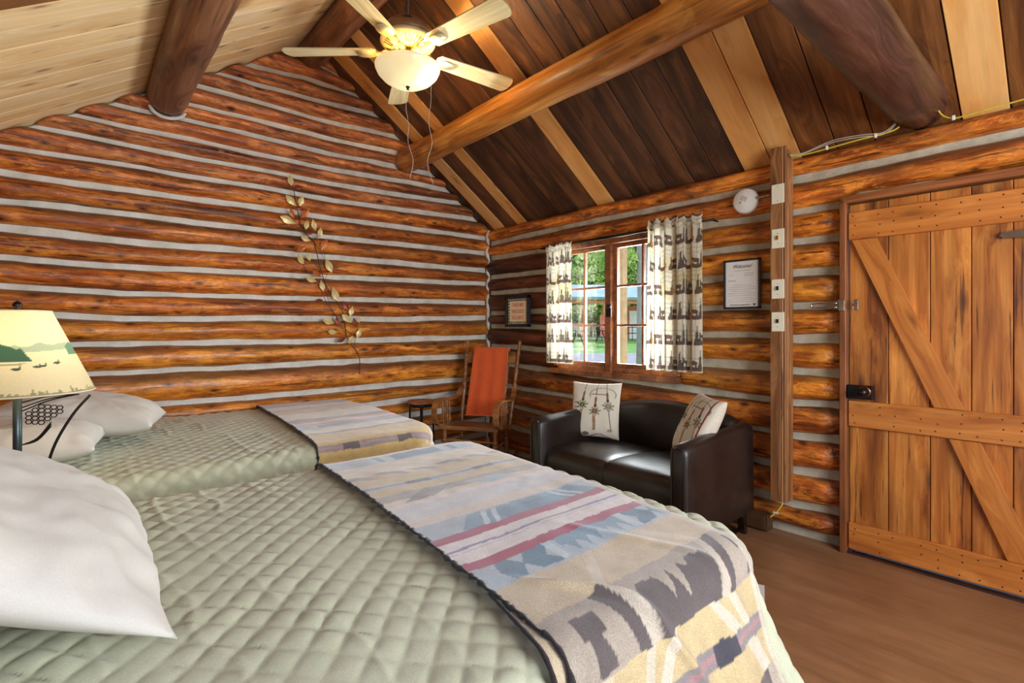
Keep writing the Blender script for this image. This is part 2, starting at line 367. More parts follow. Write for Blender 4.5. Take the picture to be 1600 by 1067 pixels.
M['leaf_red'] = plain('dark red leaf metal', srgb(140, 62, 44), .4, .4)
M['stem'] = plain('dark wire', srgb(70, 62, 60), .4, .6)
def blade_mat():
    return wood('washed cream blade', srgb(206, 188, 140), srgb(224, 208, 160), srgb(238, 226, 184), sc_=(1.2, 26, 26), knots=0, coat=.15, rough=.4, cracks=0, fine=.15, bump=.05, var=.04)
M['blade'] = blade_mat()
def glass_mat():
    a = NT('window glass'); t = a.n('ShaderNodeBsdfTransparent', {0: (.97, .985, .98, 1)}); g = a.n('ShaderNodeBsdfGlossy', {'Roughness': .02})
    fr = a.n('ShaderNodeFresnel', {0: 1.35}); mx = a.n('ShaderNodeMixShader', {0: fr.outputs[0], 1: t.outputs[0], 2: g.outputs[0]})
    a.t.links.new(mx.outputs[0], a.o.inputs[0]); return a.m
M['glass'] = glass_mat()
def bowl_mat():
    a = NT('lit alabaster glass'); co = a.n('ShaderNodeTexCoord').outputs['Object']
    n = a.noise(co, 5, 4, .6, 1.5)
    c = a.ramp(n, [(.3, srgb(246, 224, 160)), (.7, srgb(255, 240, 196))])
    # the bulb glows through on one side
    hot = a.n('ShaderNodeMapRange', {0: a.n('ShaderNodeVectorMath', {0: co, 1: (.085, -.095, -.065)}, operation='DISTANCE').outputs['Value'], 1: .12, 2: .01}).outputs[0]
    st = a.math('ADD', .27, a.math('MULTIPLY', a.math('POWER', hot, 2.0), 2.4))
    a.set(Base_Color=c, Roughness=.3, Emission_Color=c, Emission_Strength=st); return a.m
M['bowl'] = bowl_mat()

# ------------------------------------------------------------------ ROOM: roof planes
RX, RZ, KR, KL = 1.487, 3.584, .705, .655
def roofz(x): return RZ-KR*(x-RX) if x > RX else RZ-KL*(RX-x)
def clip_roof(bm, mg=0.0):
    for n in (Vector((KR, 0, 1)), Vector((-KL, 0, 1))):
        geo = bm.verts[:]+bm.edges[:]+bm.faces[:]
        r = bmesh.ops.bisect_plane(bm, geom=geo, plane_co=(RX, 0, RZ+mg), plane_no=n.normalized(), clear_outer=True)
        es = [g for g in r['geom_cut'] if isinstance(g, bmesh.types.BMEdge)]
        if es: bmesh.ops.holes_fill(bm, edges=es)
# chinking lines measured on the walls: (u, v_mid, thickness)
def tab(rows, plane, off):
    out = []
    for r in rows:
        L = []
        for u, v, th in r:
            if plane == 'b': a = onY(u, v-th/2, D_+off); b = onY(u, v+th/2, D_+off); L.append((a[0], a[2], b[2]))
            else: a = onX(u, v-th/2, R_+off); b = onX(u, v+th/2, R_+off); L.append((a[1], a[2], b[2]))
        L.sort(); out.append(np.array(L))
    return out
CB = [[(470, 86, 6), (525, 117, 6)],
 [(400, 105, 9), (475, 121.5, 8), (550, 147, 8)],
 [(332, 112, 7), (400, 132, 8), (499, 157.5, 8), (586, 179.5, 8)],
 [(297, 131, 8), (400, 158, 8), (508, 189.5, 8), (616, 213.5, 8)],
 [(291, 162, 8), (400, 187, 8), (520, 218, 8), (625, 240.5, 8)],
 [(200, 167.5, 7), (290, 187, 7), (400, 212, 8), (514, 240, 8), (628, 262, 8)],
 [(140, 185, 8), (200, 198, 8), (300, 218, 8), (400, 240, 8), (520, 265.5, 8), (640, 285, 8)],
 [(45, 196, 8), (200, 226.5, 9), (300, 247, 8), (400, 264, 8), (520, 288, 8), (640, 307, 8), (720, 318, 7)],
 [(0, 228, 9), (120, 247, 8), (200, 258, 8), (300, 276.5, 8), (400, 291, 8), (520, 313.5, 8), (640, 329, 7), (753, 344, 7)],
 [(0, 268.5, 11), (120, 287, 11), (200, 296, 10), (300, 311, 10), (400, 323, 9), (520, 341, 8), (620, 354, 8), (753, 371.6, 7)],
 [(0, 314, 11), (120, 325, 11), (200, 334.5, 10), (300, 347, 10), (400, 358, 9), (520, 371, 8), (620, 381, 8), (759, 396, 7)],
 [(0, 355.5, 13), (120, 368, 13), (200, 377.5, 12), (300, 386, 11), (400, 392, 10), (500, 400.5, 9), (620, 410.5, 9), (762, 423, 7)],
 [(0, 402, 10), (100, 410.5, 10), (200, 417, 10), (300, 421.5, 10), (400, 427, 9), (520, 433, 8), (620, 437.5, 8), (764, 443.8, 7)],
 [(0, 447, 10), (200, 458.7, 9), (300, 461, 8), (400, 464.5, 8), (620, 469.5, 8), (764, 473, 7)],
 [(80, 492, 10), (200, 498, 10), (300, 498, 9), (400, 497, 9), (620, 499, 9), (769, 496, 7)],
 [(100, 539, 9), (200, 537, 10), (300, 535.4, 9), (400, 534.5, 9), (620, 530.5, 9), (749, 527, 7)],
 [(139, 584.7, 9), (200, 582, 9), (300, 577, 9), (400, 572.7, 9), (620, 560.6, 9), (724, 557, 8)],
 [(200, 635, 10), (300, 627, 9), (400, 620, 9), (620, 600.5, 9), (734, 592, 8)],
 [(565, 634, 9), (620, 627, 9), (700, 616, 9)]]
CR = [[(764, 382, 7), (860, 359.5, 8), (1080, 315.4, 9), (1204, 290, 11), (1239, 282, 13), (1369, 255, 13), (1481, 230, 14), (1600, 206, 15)],
 [(761, 404.6, 7), (850, 391.7, 8), (1000, 368, 9), (1098, 353, 12), (1204, 338, 12), (1240, 332, 12), (1314, 319, 10), (1345, 302, 6), (1600, 263, 6)],
 [(764, 434, 7), (851, 424, 8), (1095, 395, 11), (1204, 383, 11), (1240, 377, 12), (1314, 370, 12)],
 [(767, 458, 7), (849, 452, 8), (1095, 437, 11), (1204, 430, 11), (1240, 426, 13), (1314, 423, 13)],
 [(769, 489, 7), (845, 486, 8), (1093, 481.8, 10), (1206, 479, 10), (1240, 478.8, 12), (1314, 475.8, 12)],
 [(772, 509.7, 7), (845, 511, 8), (1092, 522, 10), (1206, 524, 11), (1241, 528.7, 14), (1316, 528, 14)],
 [(772, 540, 7), (845, 545.7, 8), (1093, 565.8, 14), (1206, 573, 14), (1241, 579, 14), (1316, 583.7, 14)],
 [(770, 566, 7), (807, 571, 8), (859, 578, 8), (1080, 608, 11), (1206, 624, 11), (1241, 629, 12), (1316, 634, 12)],
 [(800, 604, 8), (859, 613.7, 8), (1186, 670, 9), (1206, 674, 10), (1241, 680.5, 13), (1316, 687, 13)],
 [(795, 632, 8), (842, 644, 8), (1181, 717.6, 11), (1206, 723, 12), (1241, 733, 14), (1316, 744.6, 14)],
 [(793, 664.7, 8), (835, 677, 8), (1178, 768, 13), (1206, 775, 13), (1241, 787, 13), (1316, 800, 14)]]
WO = .045
tb = tab(CB, 'b', WO); tr = tab(CR, 'r', WO)
for k in (1, 2, 3):
    tb.append(np.array([(0, tb[18][0][1]-.152*k, tb[18][0][2]-.152*k), (3.3, tb[18][-1][1]-.152*k, tb[18][-1][2]-.152*k)]))
tr.append(np.array([(-2, .055, .012), (4.3, .05, .01)]))
def ztop(T, a): return np.interp(a, T[:, 0], T[:, 1])
def zbot(T, a): return np.interp(a, T[:, 0], T[:, 2])
def wall_piece(kind, T0, T1, a0, a1, wall, name, mats, parent, taper=(0, 0), seed=0, clip=False):
    """kind 'log' between two chinking lines or 'chinking' on one; a runs along the wall"""
    n = max(4, int(abs(a1-a0)/.03)); A = np.linspace(a0, a1, n)
    bm = bmesh.new(); rings = []
    K = 16
    for a in A:
        if kind == 'log':
            zt = (zbot(T0, a) if T0 is not None else T1[0][1]+.3); zb = ztop(T1, a) if T1 is not None else 0.0
            zc = (zt+zb)/2+.004*nz(a*3, seed)+.002*nz(a*9, seed); rz = (zt-zb)/2/.925*(1+.045*nz(a*4.1, seed, 5)+.03*nz(a*11, seed, 6))
            rz = max(rz, .02); ry = .082*(1+.14*nz(a*2.3, seed, 9)+.08*nz(a*7, seed, 3)); wc = .068; fe = 1
            if taper[0] and a-a0 < .09: fe = 1-taper[0]*(1-(a-a0)/.09)
            if taper[1] and a1-a < .1: fe = 1-taper[1]*(1-(a1-a)/.1)
            ring = []
            for j in range(K):
                th = 2*PI*j/K
                rr = 1+.07*nz(a*5, math.cos(th)*1.5+seed, math.sin(th)*1.5)+.02*nz(a*16, math.cos(th)*4+seed, math.sin(th)*4)
                w_ = wc-ry*rr*fe*math.cos(th); z_ = zc+rz*rr*(.9+.1*fe)*math.sin(th)
                ring.append((w_, z_))
        else:
            zt = ztop(T0, a)+.028; zb = zbot(T0, a)-.028; ring = []
            for j in range(7):
                f_ = j/6; ring.append((WO+.006*math.sin(f_*PI)+.004*nz(a*7, f_*3, seed), zt+(zb-zt)*f_))
            ring += [(.12, zb), (.12, zt)]
        if wall == 'b': rings.append([bm.verts.new((a, D_+q[0], q[1])) for q in ring])
        else: rings.append([bm.verts.new((R_+q[0], a, q[1])) for q in ring])
    k = len(rings[0])
    for r0, r1 in zip(rings, rings[1:]):
        for j in range(k): bm.faces.new((r0[j], r0[(j+1) % k], r1[(j+1) % k], r1[j]))
    bm.faces.new(rings[0]); bm.faces.new(rings[-1])
    if clip: clip_roof(bm, -.004)
    if not bm.verts: bm.free(); return None
    if wall == 'b': org = Matrix.Translation((a0, D_+.068, float(sum(v.co.z for v in bm.verts)/len(bm.verts))))
    else: org = Matrix.Translation((R_+.068, a0, float(sum(v.co.z for v in bm.verts)/len(bm.verts)))) @ Matrix.Rotation(PI/2, 4, 'Z')
    bmesh.ops.transform(bm, matrix=org.inverted(), verts=bm.verts)
    o = from_bm(name, bm, mats, parent, True); o.matrix_world = org
    return o
# back wall: gable slab behind, logs and chinking in front
wb = extr('wall_back', [(XL-.2, -.02), (R_+.2, -.02), (R_+.2, roofz(R_+.2)+.03), (RX, RZ+.03), (XL-.2, roofz(XL-.2)+.03)], .08, M['chink'], axis='y')
wb.data.transform(Matrix.Translation((0, D_+.115, 0))); tag(wb, kind='structure')
order = [None]+tb
for i in range(len(tb)+1):
    T0 = order[i]; T1 = tb[i] if i < len(tb) else None
    if T1 is None and T0 is not None and zbot(T0, 1.5) < .05: continue
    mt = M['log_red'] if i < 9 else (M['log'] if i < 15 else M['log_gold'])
    a0, a1 = XL-.05, R_+.03
    if T0 is None: T0 = np.array([(0, 3.66, 3.62), (3, 3.66, 3.62)])
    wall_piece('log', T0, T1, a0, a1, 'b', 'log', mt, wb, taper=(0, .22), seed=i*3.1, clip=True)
for i, T in enumerate(tb):
    wall_piece('chinking', T, None, XL-.05, R_+.03, 'b', 'chinking', M['chink'], wb, seed=i*1.7, clip=True)
# right wall with openings for window and door
WY0, WY1, WZ0, WZ1 = 1.97, 3.2, .9, 1.965
DY0, DY1, DZ1 = -.005, .925, 1.955
bm = bmesh.new()
def slab(y0, y1, z0, z1): box(bm, (R_+.155, (y0+y1)/2, (z0+z1)/2), (.08, y1-y0, z1-z0))
slab(WY1, D_+.2, -.02, 2.27); slab(WY0, WY1, -.02, WZ0); slab(WY0, WY1, WZ1, 2.27); slab(DY1+.03, WY0, -.02, 2.27); slab(DY0-.03, DY1+.03, DZ1+.03, 2.27); slab(YF-.1, DY0-.03, -.02, 2.27)
wr = from_bm('wall_right', bm, M['chink']); tag(wr, kind='structure')
ordr = [np.array([(-2, 2.33, 2.285), (4.3, 2.34, 2.29)])]+tr
def segs_for(i):
    if i <= 1: return [(YF, D_+.03, 0, .2)]
    if i <= 7: return [(WY1, D_+.03, 0, .2), (DY1+.035, WY0, .5, 0), (YF, DY0-.035, 0, 0)]
    return [(DY1+.035, D_+.03, .5, .2), (YF, DY0-.035, 0, 0)]
for i in range(len(tr)):
    for (a0, a1, t0, t1) in segs_for(i):
        dark = (a1 > 4 and a0 > 1.5)  # log pieces between window and corner get the darker brown
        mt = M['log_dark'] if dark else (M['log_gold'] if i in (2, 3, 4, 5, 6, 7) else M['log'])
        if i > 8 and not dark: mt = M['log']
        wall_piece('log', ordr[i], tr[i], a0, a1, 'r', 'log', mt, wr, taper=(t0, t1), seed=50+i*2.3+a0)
for i, T in enumerate(tr):
    row = i if i < 2 else i
    if i == 0: ss = [(YF, D_+.03)]
    elif i == 1: ss = [(YF, D_+.03)]
    elif i <= 6: ss = [(WY1, D_+.03), (DY1+.035, WY0), (YF, DY0-.035)]
    else: ss = [(DY1+.035, D_+.03), (YF, DY0-.035)]
    for a0, a1 in ss: wall_piece('chinking', T, None, a0, a1, 'r', 'chinking', M['chink_tan'], wr, seed=80+i*1.7)
# mortar filling the corner
pts = []; z = -.02
while z < 2.3:
    pts.append((R_+.014+.022*nz(z*7, 3), D_+.014+.022*nz(z*7, 8), z)); z += .03
co_ = tubeo('corner_mortar', pts, [.020+.008*nz(p[2]*8, 1) for p in pts], M['chink'], wb, 7)
# unseen walls
def plainwall(name, ax):
    bm = bmesh.new()
    if ax == 'l':      # left wall with an opening for the added window
        for y0, y1, z0, z1 in ((YF-.1, -.4, 0, 2.3), (-.4, .7, 0, .95), (-.4, .7, 2.05, 2.3), (.7, D_+.1, 0, 2.3)):
            box(bm, (XL-.06, (y0+y1)/2, (z0+z1)/2), (.1, y1-y0, z1-z0))
    else:
        for x0, x1, z0, z1 in ((XL-.1, .35, 0, 2.3), (.35, 2.35, 0, .9), (.35, 2.35, 2.2, 2.3), (2.35, R_+.1, 0, 2.3)):
            box(bm, ((x0+x1)/2, YF-.06, (z0+z1)/2), (x1-x0, .1, z1-z0))
        v = [bm.verts.new(p) for p in ((XL-.1, YF-.06, 2.3), (R_+.1, YF-.06, 2.3), (RX, YF-.06, RZ))]; bm.faces.new(v)
    o = from_bm(name, bm, M['log']); tag(o, kind='structure'); return o
plainwall('wall_left', 'l'); plainwall('wall_front', 'f')
for nme, c, s in (('fill_window_behind', (1.35, YF-.06, 1.55), (2.0, .05, 1.3)), ('fill_window_left', (XL-.06, .15, 1.5), (.05, 1.1, 1.1))):  # unseen windows added as openings for the fill lights
    bm = bmesh.new(); ax = 0 if s[0] > s[1] else 1
    for k in (-1, 0, 1):
        cc = [0, 0, 0]; cc[ax] = k*(s[ax]/2-.03); ss = [.05, .05, s[2]]; box(bm, cc, ss)
        cc = [0, 0, k*(s[2]/2-.03)]; ss = [.05, .05, .05]; ss[ax] = s[ax]; box(bm, cc, ss)
    o = from_bm(nme, bm, M['casing']); o.location = c; tag(o, kind='structure')
# floor
fl = boxo('floor', ((XL+R_)/2, (YF+D_)/2, -.02), (R_-XL+.55, D_-YF+.5, .04), M['floor'], bevel=0); tag(fl, kind='structure')
# ceilings: boards running down the slope
def roof(name, side, bounds, mats):
    sgn = 1 if side == 'r' else -1; k = KR if side == 'r' else KL
    x_end = R_+.2 if side == 'r' else XL-.25
    L = (x_end-RX)*sgn*math.sqrt(1+k*k); ang = math.atan(k)
    root = empty(name); 
    bmr = bmesh.new(); y0, y1 = bounds[-1], bounds[0]
    box(bmr, (L/2, (y0+y1)/2, .045), (L, y1-y0, .03)); 
    X = Vector((sgn*math.cos(ang), 0, -math.sin(ang))); N = Vector((sgn*math.sin(ang), 0, math.cos(ang))); Y = N.cross(X)
    mw = Matrix((( X.x, Y.x, N.x, RX), (X.y, Y.y, N.y, 0), (X.z, Y.z, N.z, RZ), (0, 0, 0, 1)))
    ysg = Y.y
    for v in bmr.verts: v.co.y *= ysg
    C.objects.unlink(root); bpy.data.objects.remove(root)
    root = from_bm(name, bmr, M['plank_dark']); root.matrix_world = mw; tag(root, kind='structure')
    for i, (a, b) in enumerate(zip(bounds, bounds[1:])):
        bm = bmesh.new(); wdt = a-b
        box(bm, (L/2, 0, 0), (L, wdt-.006, .02), .0025, 1)
        o = from_bm('plank', bm, M[mats[i]], root)
        lift = {'plank_honey': -.004}.get(mats[i], random.uniform(0, .003))
        o.location = (0, (a+b)/2*ysg, .016+lift)
    return root
br = [4.45, 4.13, 3.965, 3.77, 3.63, 3.41, 3.19, 2.97, 2.755, 2.578, 2.40, 2.23, 2.06, 1.876, 1.703, 1.524, 1.345, 1.175, .988, .808, .63, .446, .272, .10, -.09, -.27, -.46, -.65, -.83, -1.02, -1.2, -1.4, -1.6, -1.8]
h_, d_, b_ = 'plank_honey', 'plank_dark', 'plank_brown'
mr = [d_, h_, d_, h_, d_, d_, d_, d_, h_, d_, d_, d_, d_, d_, d_, h_, h_, b_, b_, b_, b_, h_, b_, b_, h_, d_, d_, b_, h_, b_, d_, d_, b_]
roof('ceiling', 'r', br, mr)
bl = [4.45, 4.09, 3.93, 3.73, 3.54, 3.33, 3.14, 2.965, 2.786]+[2.786-.19*k for k in range(1, 25)]
ml = ['plank_pine']*8+['plank_brown', 'plank_dark']*12
roof('ceiling', 'l', bl, ml)
# roof logs
def roof_log(name, p0, p1, r0, r1, m, seed, label, amp=.06, ecc=1):
    p0, p1 = Vector(p0), Vector(p1); L = (p1-p0).length; n = int(L/.06); bm = bmesh.new(); rings = []
    for i in range(n+1):
        s = L*i/n; f_ = i/n; r = r0+(r1-r0)*f_; ring = []
        oy = amp*.25*nz(s*.9, seed); oz = amp*.2*nz(s*.9, seed, 7)
        e = 1
        if i == 0: e = .93
        for j in range(22):
            th = 2*PI*j/22; rr = r*e*(1+amp*.8*nz(s*1.6, math.cos(th)*.8+seed, math.sin(th)*.8)+.025*nz(s*7, math.cos(th)*3+seed, math.sin(th)*3))
            ring.append(bm.verts.new((s, oy+rr*math.cos(th), oz+rr*math.sin(th)*ecc)))
        rings.append(ring)
    for a, b in zip(rings, rings[1:]):
        for j in range(22): bm.faces.new((a[j], a[(j+1) % 22], b[(j+1) % 22], b[j]))
    bm.faces.new(rings[0]); bm.faces.new(rings[-1])
    X = (p1-p0).normalized(); Z = Vector((0, 0, 1)) if abs(X.z) < .9 else Vector((0, 1, 0)); Y = Z.cross(X).normalized(); Z = X.cross(Y)
    mw = Matrix(((X.x, Y.x, Z.x, p0.x), (X.y, Y.y, Z.y, p0.y), (X.z, Y.z, Z.z, p0.z), (0, 0, 0, 1)))
    o = from_bm(name, bm, m, None, True); o.matrix_world = mw
    tag(o, label, 'beam'); return o
roof_log('roof_log', (2.33, D_+.01, 2.80), (2.36, YF, 2.85), .105, .118, M['purlin'], 3, 'long golden peeled log running below the dark and honey roof boards')
roof_log('roof_log', (.50, D_+.01, 2.835), (.46, YF, 2.84), .118, .13, M['purlin_dark'], 8, 'dark brown log under the pale pine ceiling at the left')
roof_log('roof_log', (1.47, D_+.01, 3.47), (1.49, YF, 3.44), .105, .13, M['purlin_dark'], 14, 'dark reddish ridge log at the peak behind the ceiling fan')
roof_log('tie_beam', (3.34, .60, 2.40), (XL, .66, 2.42), .118, .125, M['beam_dark'], 21, 'thick dark tie log ending above the door beside the yellow cable', amp=.1)
roof_log('log_strut', (2.35, .63, 2.50), (2.35, .63, 2.78), .07, .075, M['purlin'], 30, 'short orange upright log standing on the dark tie log')
# mortar around the left roof log's end
tubeo('log_end_mortar', spline([(.40, D_+.012, 2.77), (.43, D_+.01, 2.725), (.5, D_+.006, 2.705), (.58, D_+.01, 2.735), (.62, D_+.015, 2.80)], 5), .013, M['chink'], wb, 6)

# ------------------------------------------------------------------ window_1
bm = bmesh.new(); XW = R_-.005
win = empty('window_1', (R_, 2.58, 0)); tag(win, kind='structure')
def wp(name, x, y0, y1, z0, z1, dx, m=M['casing'], bevel=.003, parent=win):
    return boxo(name, (x-R_, (y0+y1)/2-2.58, (z0+z1)/2), (dx, y1-y0, z1-z0), m, parent, bevel)
wp('casing', R_+.045, 1.97, 2.02, .93, 1.965, .17); wp('casing', R_+.045, 3.15, 3.2, .93, 1.965, .17)
wp('casing', R_+.045, 1.97, 3.2, 1.935, 1.985, .17)
wp('mullion', R_+.015, 2.573, 2.627, .90, 1.94, .075)
wp('window_sill', R_-.0, 1.96, 3.25, .86, .905, .09, bevel=.004)
wp('sill_board', R_+.06, 2.0, 3.18, .905, .94, .14)
for (y0, y1, st0, st1) in ((2.02, 2.575, .05, .03), (2.625, 3.15, .03, .05)):
    a, b = y0+.0, y1
    s = empty('sash', (0, 0, 0)); s.parent = win
    X_ = R_+.035
    wp('stile', X_, y0, y0+.04, .94, 1.935, .035, parent=s); wp('stile', X_, y1-.035, y1, .94, 1.935, .035, parent=s)
    wp('rail', X_, y0+.04, y1-.035, .94, .975, .035, parent=s); wp('rail', X_, y0+.04, y1-.035, 1.905, 1.935, .035, parent=s)
    ym = 2.30 if y0 < 2.3 else 2.888
    wp('muntin', X_, ym-.009, ym+.009, .975, 1.905, .03, parent=s)
    for z in (1.282, 1.597): wp('muntin', X_, y0+.04, y1-.035, z-.009, z+.009, .028, parent=s)
    for (p, q) in ((y0+.04, ym), (ym, y1-.035)):
        for (z0, z1) in ((.975, 1.282), (1.282, 1.597), (1.597, 1.905)):
            wp('pane', X_+.004, p, q, z0, z1, .003, M['glass'], 0, s)
lt = empty('latch', (-.03, .005, 1.40)); lt.parent = win
boxo('latch_plate', (0, 0, 0), (.012, .05, .1), M['bronze'], lt); tubeo('latch_handle', [(-.005, .0, .01), (-.035, -.01, .02), (-.04, -.045, .03)], [.009, .008, .006], M['bronze'], lt)
# ------------------------------------------------------------------ door_1
DX = R_-.005
dr = empty('door_1', (DX, DY1, 0)); tag(dr, kind='structure')
def dp(name, x, y0, y1, z0, z1, dx, m, bevel=.003, parent=dr, along='z'):
    """board with its length on local x"""
    bm = bmesh.new()
    if along == 'z':
        box(bm, (0, 0, 0), (z1-z0, y1-y0, dx), bevel, 1); rot = Matrix(((0, 0, 1), (0, 1, 0), (-1, 0, 0))).to_4x4()
        o = from_bm(name, bm, m, parent); o.matrix_local = Matrix.Translation((x-DX, (y0+y1)/2-DY1, (z0+z1)/2)) @ Matrix(((0, 0, 1, 0), (0, 1, 0, 0), (-1, 0, 0, 0), (0, 0, 0, 1)))
    else:
        box(bm, (0, 0, 0), (y1-y0, z1-z0, dx), bevel, 1)
        o = from_bm(name, bm, m, parent); o.matrix_local = Matrix.Translation((x-DX, (y0+y1)/2-DY1, (z0+z1)/2)) @ Matrix(((0, 0, 1, 0), (1, 0, 0, 0), (0, 1, 0, 0), (0, 0, 0, 1)))
    return o
dp('casing', R_+.02, DY1, .957, 0, 1.99, .12, M['casing']); dp('casing', R_+.02, DY0-.04, DY0, 0, 1.99, .12, M['casing'])
dp('casing', R_+.02, DY0-.04, .957, 1.952, 1.992, .12, M['casing'], along='y')
dp('threshold', R_+.06, DY0, DY1, -.02, .012, .16, M['log_dark'], along='y')
# measured vertical board joints
jb = [onX(u, 560, DX)[1] for u in (1325, 1382, 1443, 1509, 1583)]
dp('backing_board', R_+.042, 0, DY1-.004, .02, 1.95, .008, M['door']);  # panel added behind the planks to stop light through the gaps
jb = [DY1-.003, .741, .565, .408, .262, .13, .0]
for i, (a, b) in enumerate(zip(jb, jb[1:])): dp('plank', R_+.022, b+.0015, a-.0015, .028, 1.947, .028, M['door'])
rz_ = [(1.748, 1.9), (.71, .853), (.028, .173)]
for z0, z1 in rz_: dp('rail', R_-.004, .005, .92, z0, z1, .024, M['rail'], .004, along='y')
def brace(p, q, wdt):
    p, q = Vector((p[0], p[1])), Vector((q[0], q[1])); L = (q-p).length; bm = bmesh.new()
    d = (q-p)/L
    # clip ends horizontally
    sl = (wdt/2)*abs(d.x/d.y)
    vs = [(sl, wdt/2), (L+sl, wdt/2), (L-sl, -wdt/2), (-sl, -wdt/2)]
    f = bm.faces.new([bm.verts.new((a, b, -.011)) for a, b in vs]); g = bmesh.ops.extrude_face_region(bm, geom=[f])
    bmesh.ops.translate(bm, vec=(0, 0, .022), verts=[v for v in g['geom'] if isinstance(v, bmesh.types.BMVert)])
    o = from_bm('brace', bm, M['rail'], dr)
    X = Vector((0, d.x, d.y)); Z = Vector((-1, 0, 0)); Y = Z.cross(X)
    o.matrix_local = Matrix(((X.x, Y.x, Z.x, -.004+.005), (X.y, Y.y, Z.y, p.x-DY1), (X.z, Y.z, Z.z, p.y), (0, 0, 0, 1)))
    return d, p, L
b1 = brace((.845, 1.745), (.488, .856), .105); b2 = brace((.430, .707), (.222, .176), .105)
bm = bmesh.new()
def nail(y, z, x=None):
    g = bmesh.ops.create_circle(bm, cap_ends=True, segments=6, radius=.0042, matrix=Matrix.Translation(((R_-.0165 if x is None else x)-DX, y-DY1, z)) @ Matrix.Rotation(PI/2, 4, 'Y'))
for z0, z1 in rz_:
    for i, (a, b) in enumerate(zip(jb, jb[1:])):
        for yy in (a-.03, b+.035):
            for zz in (z0+.025, (z0+z1)/2+random.uniform(-.01, .01), z1-.025):
                if random.random() < .85: nail(yy+random.uniform(-.006, .006), zz+random.uniform(-.006, .006))
for d, p, L in (b1, b2):
    s = .08
    while s < L-.05:
        for o_ in (-.028, .028): nail(p.x+d.x*(s+random.uniform(-.02, .02))+o_*d.y*-1, p.y+d.y*s+o_*d.x, R_-.0105)
        s += .15
nl = from_bm('nail', bm, plain('dark nail heads', srgb(70, 40, 24), .5), dr); tag(nl, kind='stuff')
# strap hinges, lock, hasp
for z in (1.69,):
    o = extr('strap_hinge', [(0, -.014), (.19, -.026), (.19, .026), (0, .014), (-.012, 0)], .006, plain('worn brown iron', srgb(118, 98, 80), .4, .5), dr, axis='x')
    o.matrix_local = Matrix.Translation((R_-.013-DX+.0, .295-DY1, z)) @ Matrix.Diagonal((1, -1, 1, 1))
    boxo('hinge_knuckle', (R_-.01-DX, .09-DY1, z), (.02, .02, .1), M['bronze'], dr)
lk = empty('rim_lock', (R_-.02-DX, .86-DY1, .905)); lk.parent = dr
boxo('lock_case', (-.002, -.0, 0), (.03, .12, .075), M['black'], lk, .004); boxo('strike', (-.002, .082, 0), (.028, .035, .08), M['black'], lk, .004)
kb = latheo('knob', [(.001, 0), (.024, .0), (.026, .006), (.012, .012), (.01, .026), (.02, .034), (.025, .046), (.02, .058), (.001, .062)], M['bronze'], lk, 20); kb.matrix_local = Matrix.Translation((-.016, -.022, .005)) @ Matrix.Rotation(-PI/2, 4, 'Y')
kr = latheo('knob_ring', [(.025, 0), (.032, .0), (.032, .004), (.025, .006)], M['copper'], lk, 20); kr.matrix_local = Matrix.Translation((-.017, -.022, .005)) @ Matrix.Rotation(-PI/2, 4, 'Y')
hs_ = empty('door_guard', (R_-.045-DX, .955-DY1, 1.385)); hs_.parent = dr
tubeo('guard_arm', spline([(-.02, .005, .012), (-.02, .12, .012), (-.02, .135, 0), (-.02, .12, -.012), (-.02, .005, -.012)], 5), .0045, M['steel'], hs_)
boxo('guard_hinge', (-.002, -.012, 0), (.012, .03, .065), M['steel'], hs_, .003); boxo('guard_plate', (.016, -.075, 0), (.008, .026, .06), M['steel'], hs_, .003)
tubeo('guard_pin', [(.01, -.075, 0), (-.015, -.075, 0), (-.02, -.07, 0)], .006, M['copper'], hs_)

# ------------------------------------------------------------------ wire cover post with plates
pz0, pz1 = .225, 2.335
cv = empty('wire_cover_post', (3.18, 1.25, pz0)); tag(cv, 'tall grooved brown board box running up the wall left of the door', 'post')
def vboard(name, x, y0, y1, z0, z1, dx, m, parent, org):
    bm = bmesh.new(); box(bm, (0, 0, 0), (z1-z0, y1-y0, dx), .002, 1); o = from_bm(name, bm, m, parent)
    o.matrix_local = Matrix.Translation((x-org[0], (y0+y1)/2-org[1], (z0+z1)/2-org[2])) @ Matrix(((0, 0, 1, 0), (0, 1, 0, 0), (-1, 0, 0, 0), (0, 0, 0, 1)))
    return o
og = (3.18, 1.25, pz0)
vboard('front_board', 3.189, 1.238, 1.297, pz0, pz1, .018, M['post'], cv, og)
vboard('front_strip', 3.188, 1.224, 1.2355, pz0, pz1, .018, M['post'], cv, og)
vboard('edge_strip', 3.189, 1.208, 1.221, pz0, pz1, .018, M['post'], cv, og)
vboard('groove_backing', 3.196, 1.21, 1.295, pz0, pz1, .01, M['plank_dark'], cv, og)
vboard('side_board', 3.227, 1.206, 1.220, pz0, pz1-.02, .05, M['post'], cv, og); vboard('side_board', 3.272, 1.208, 1.222, pz0, pz1-.06, .034, M['post'], cv, og)
vboard('side_board', 3.245, 1.285, 1.297, pz0, pz1-.04, .085, M['post'], cv, og)
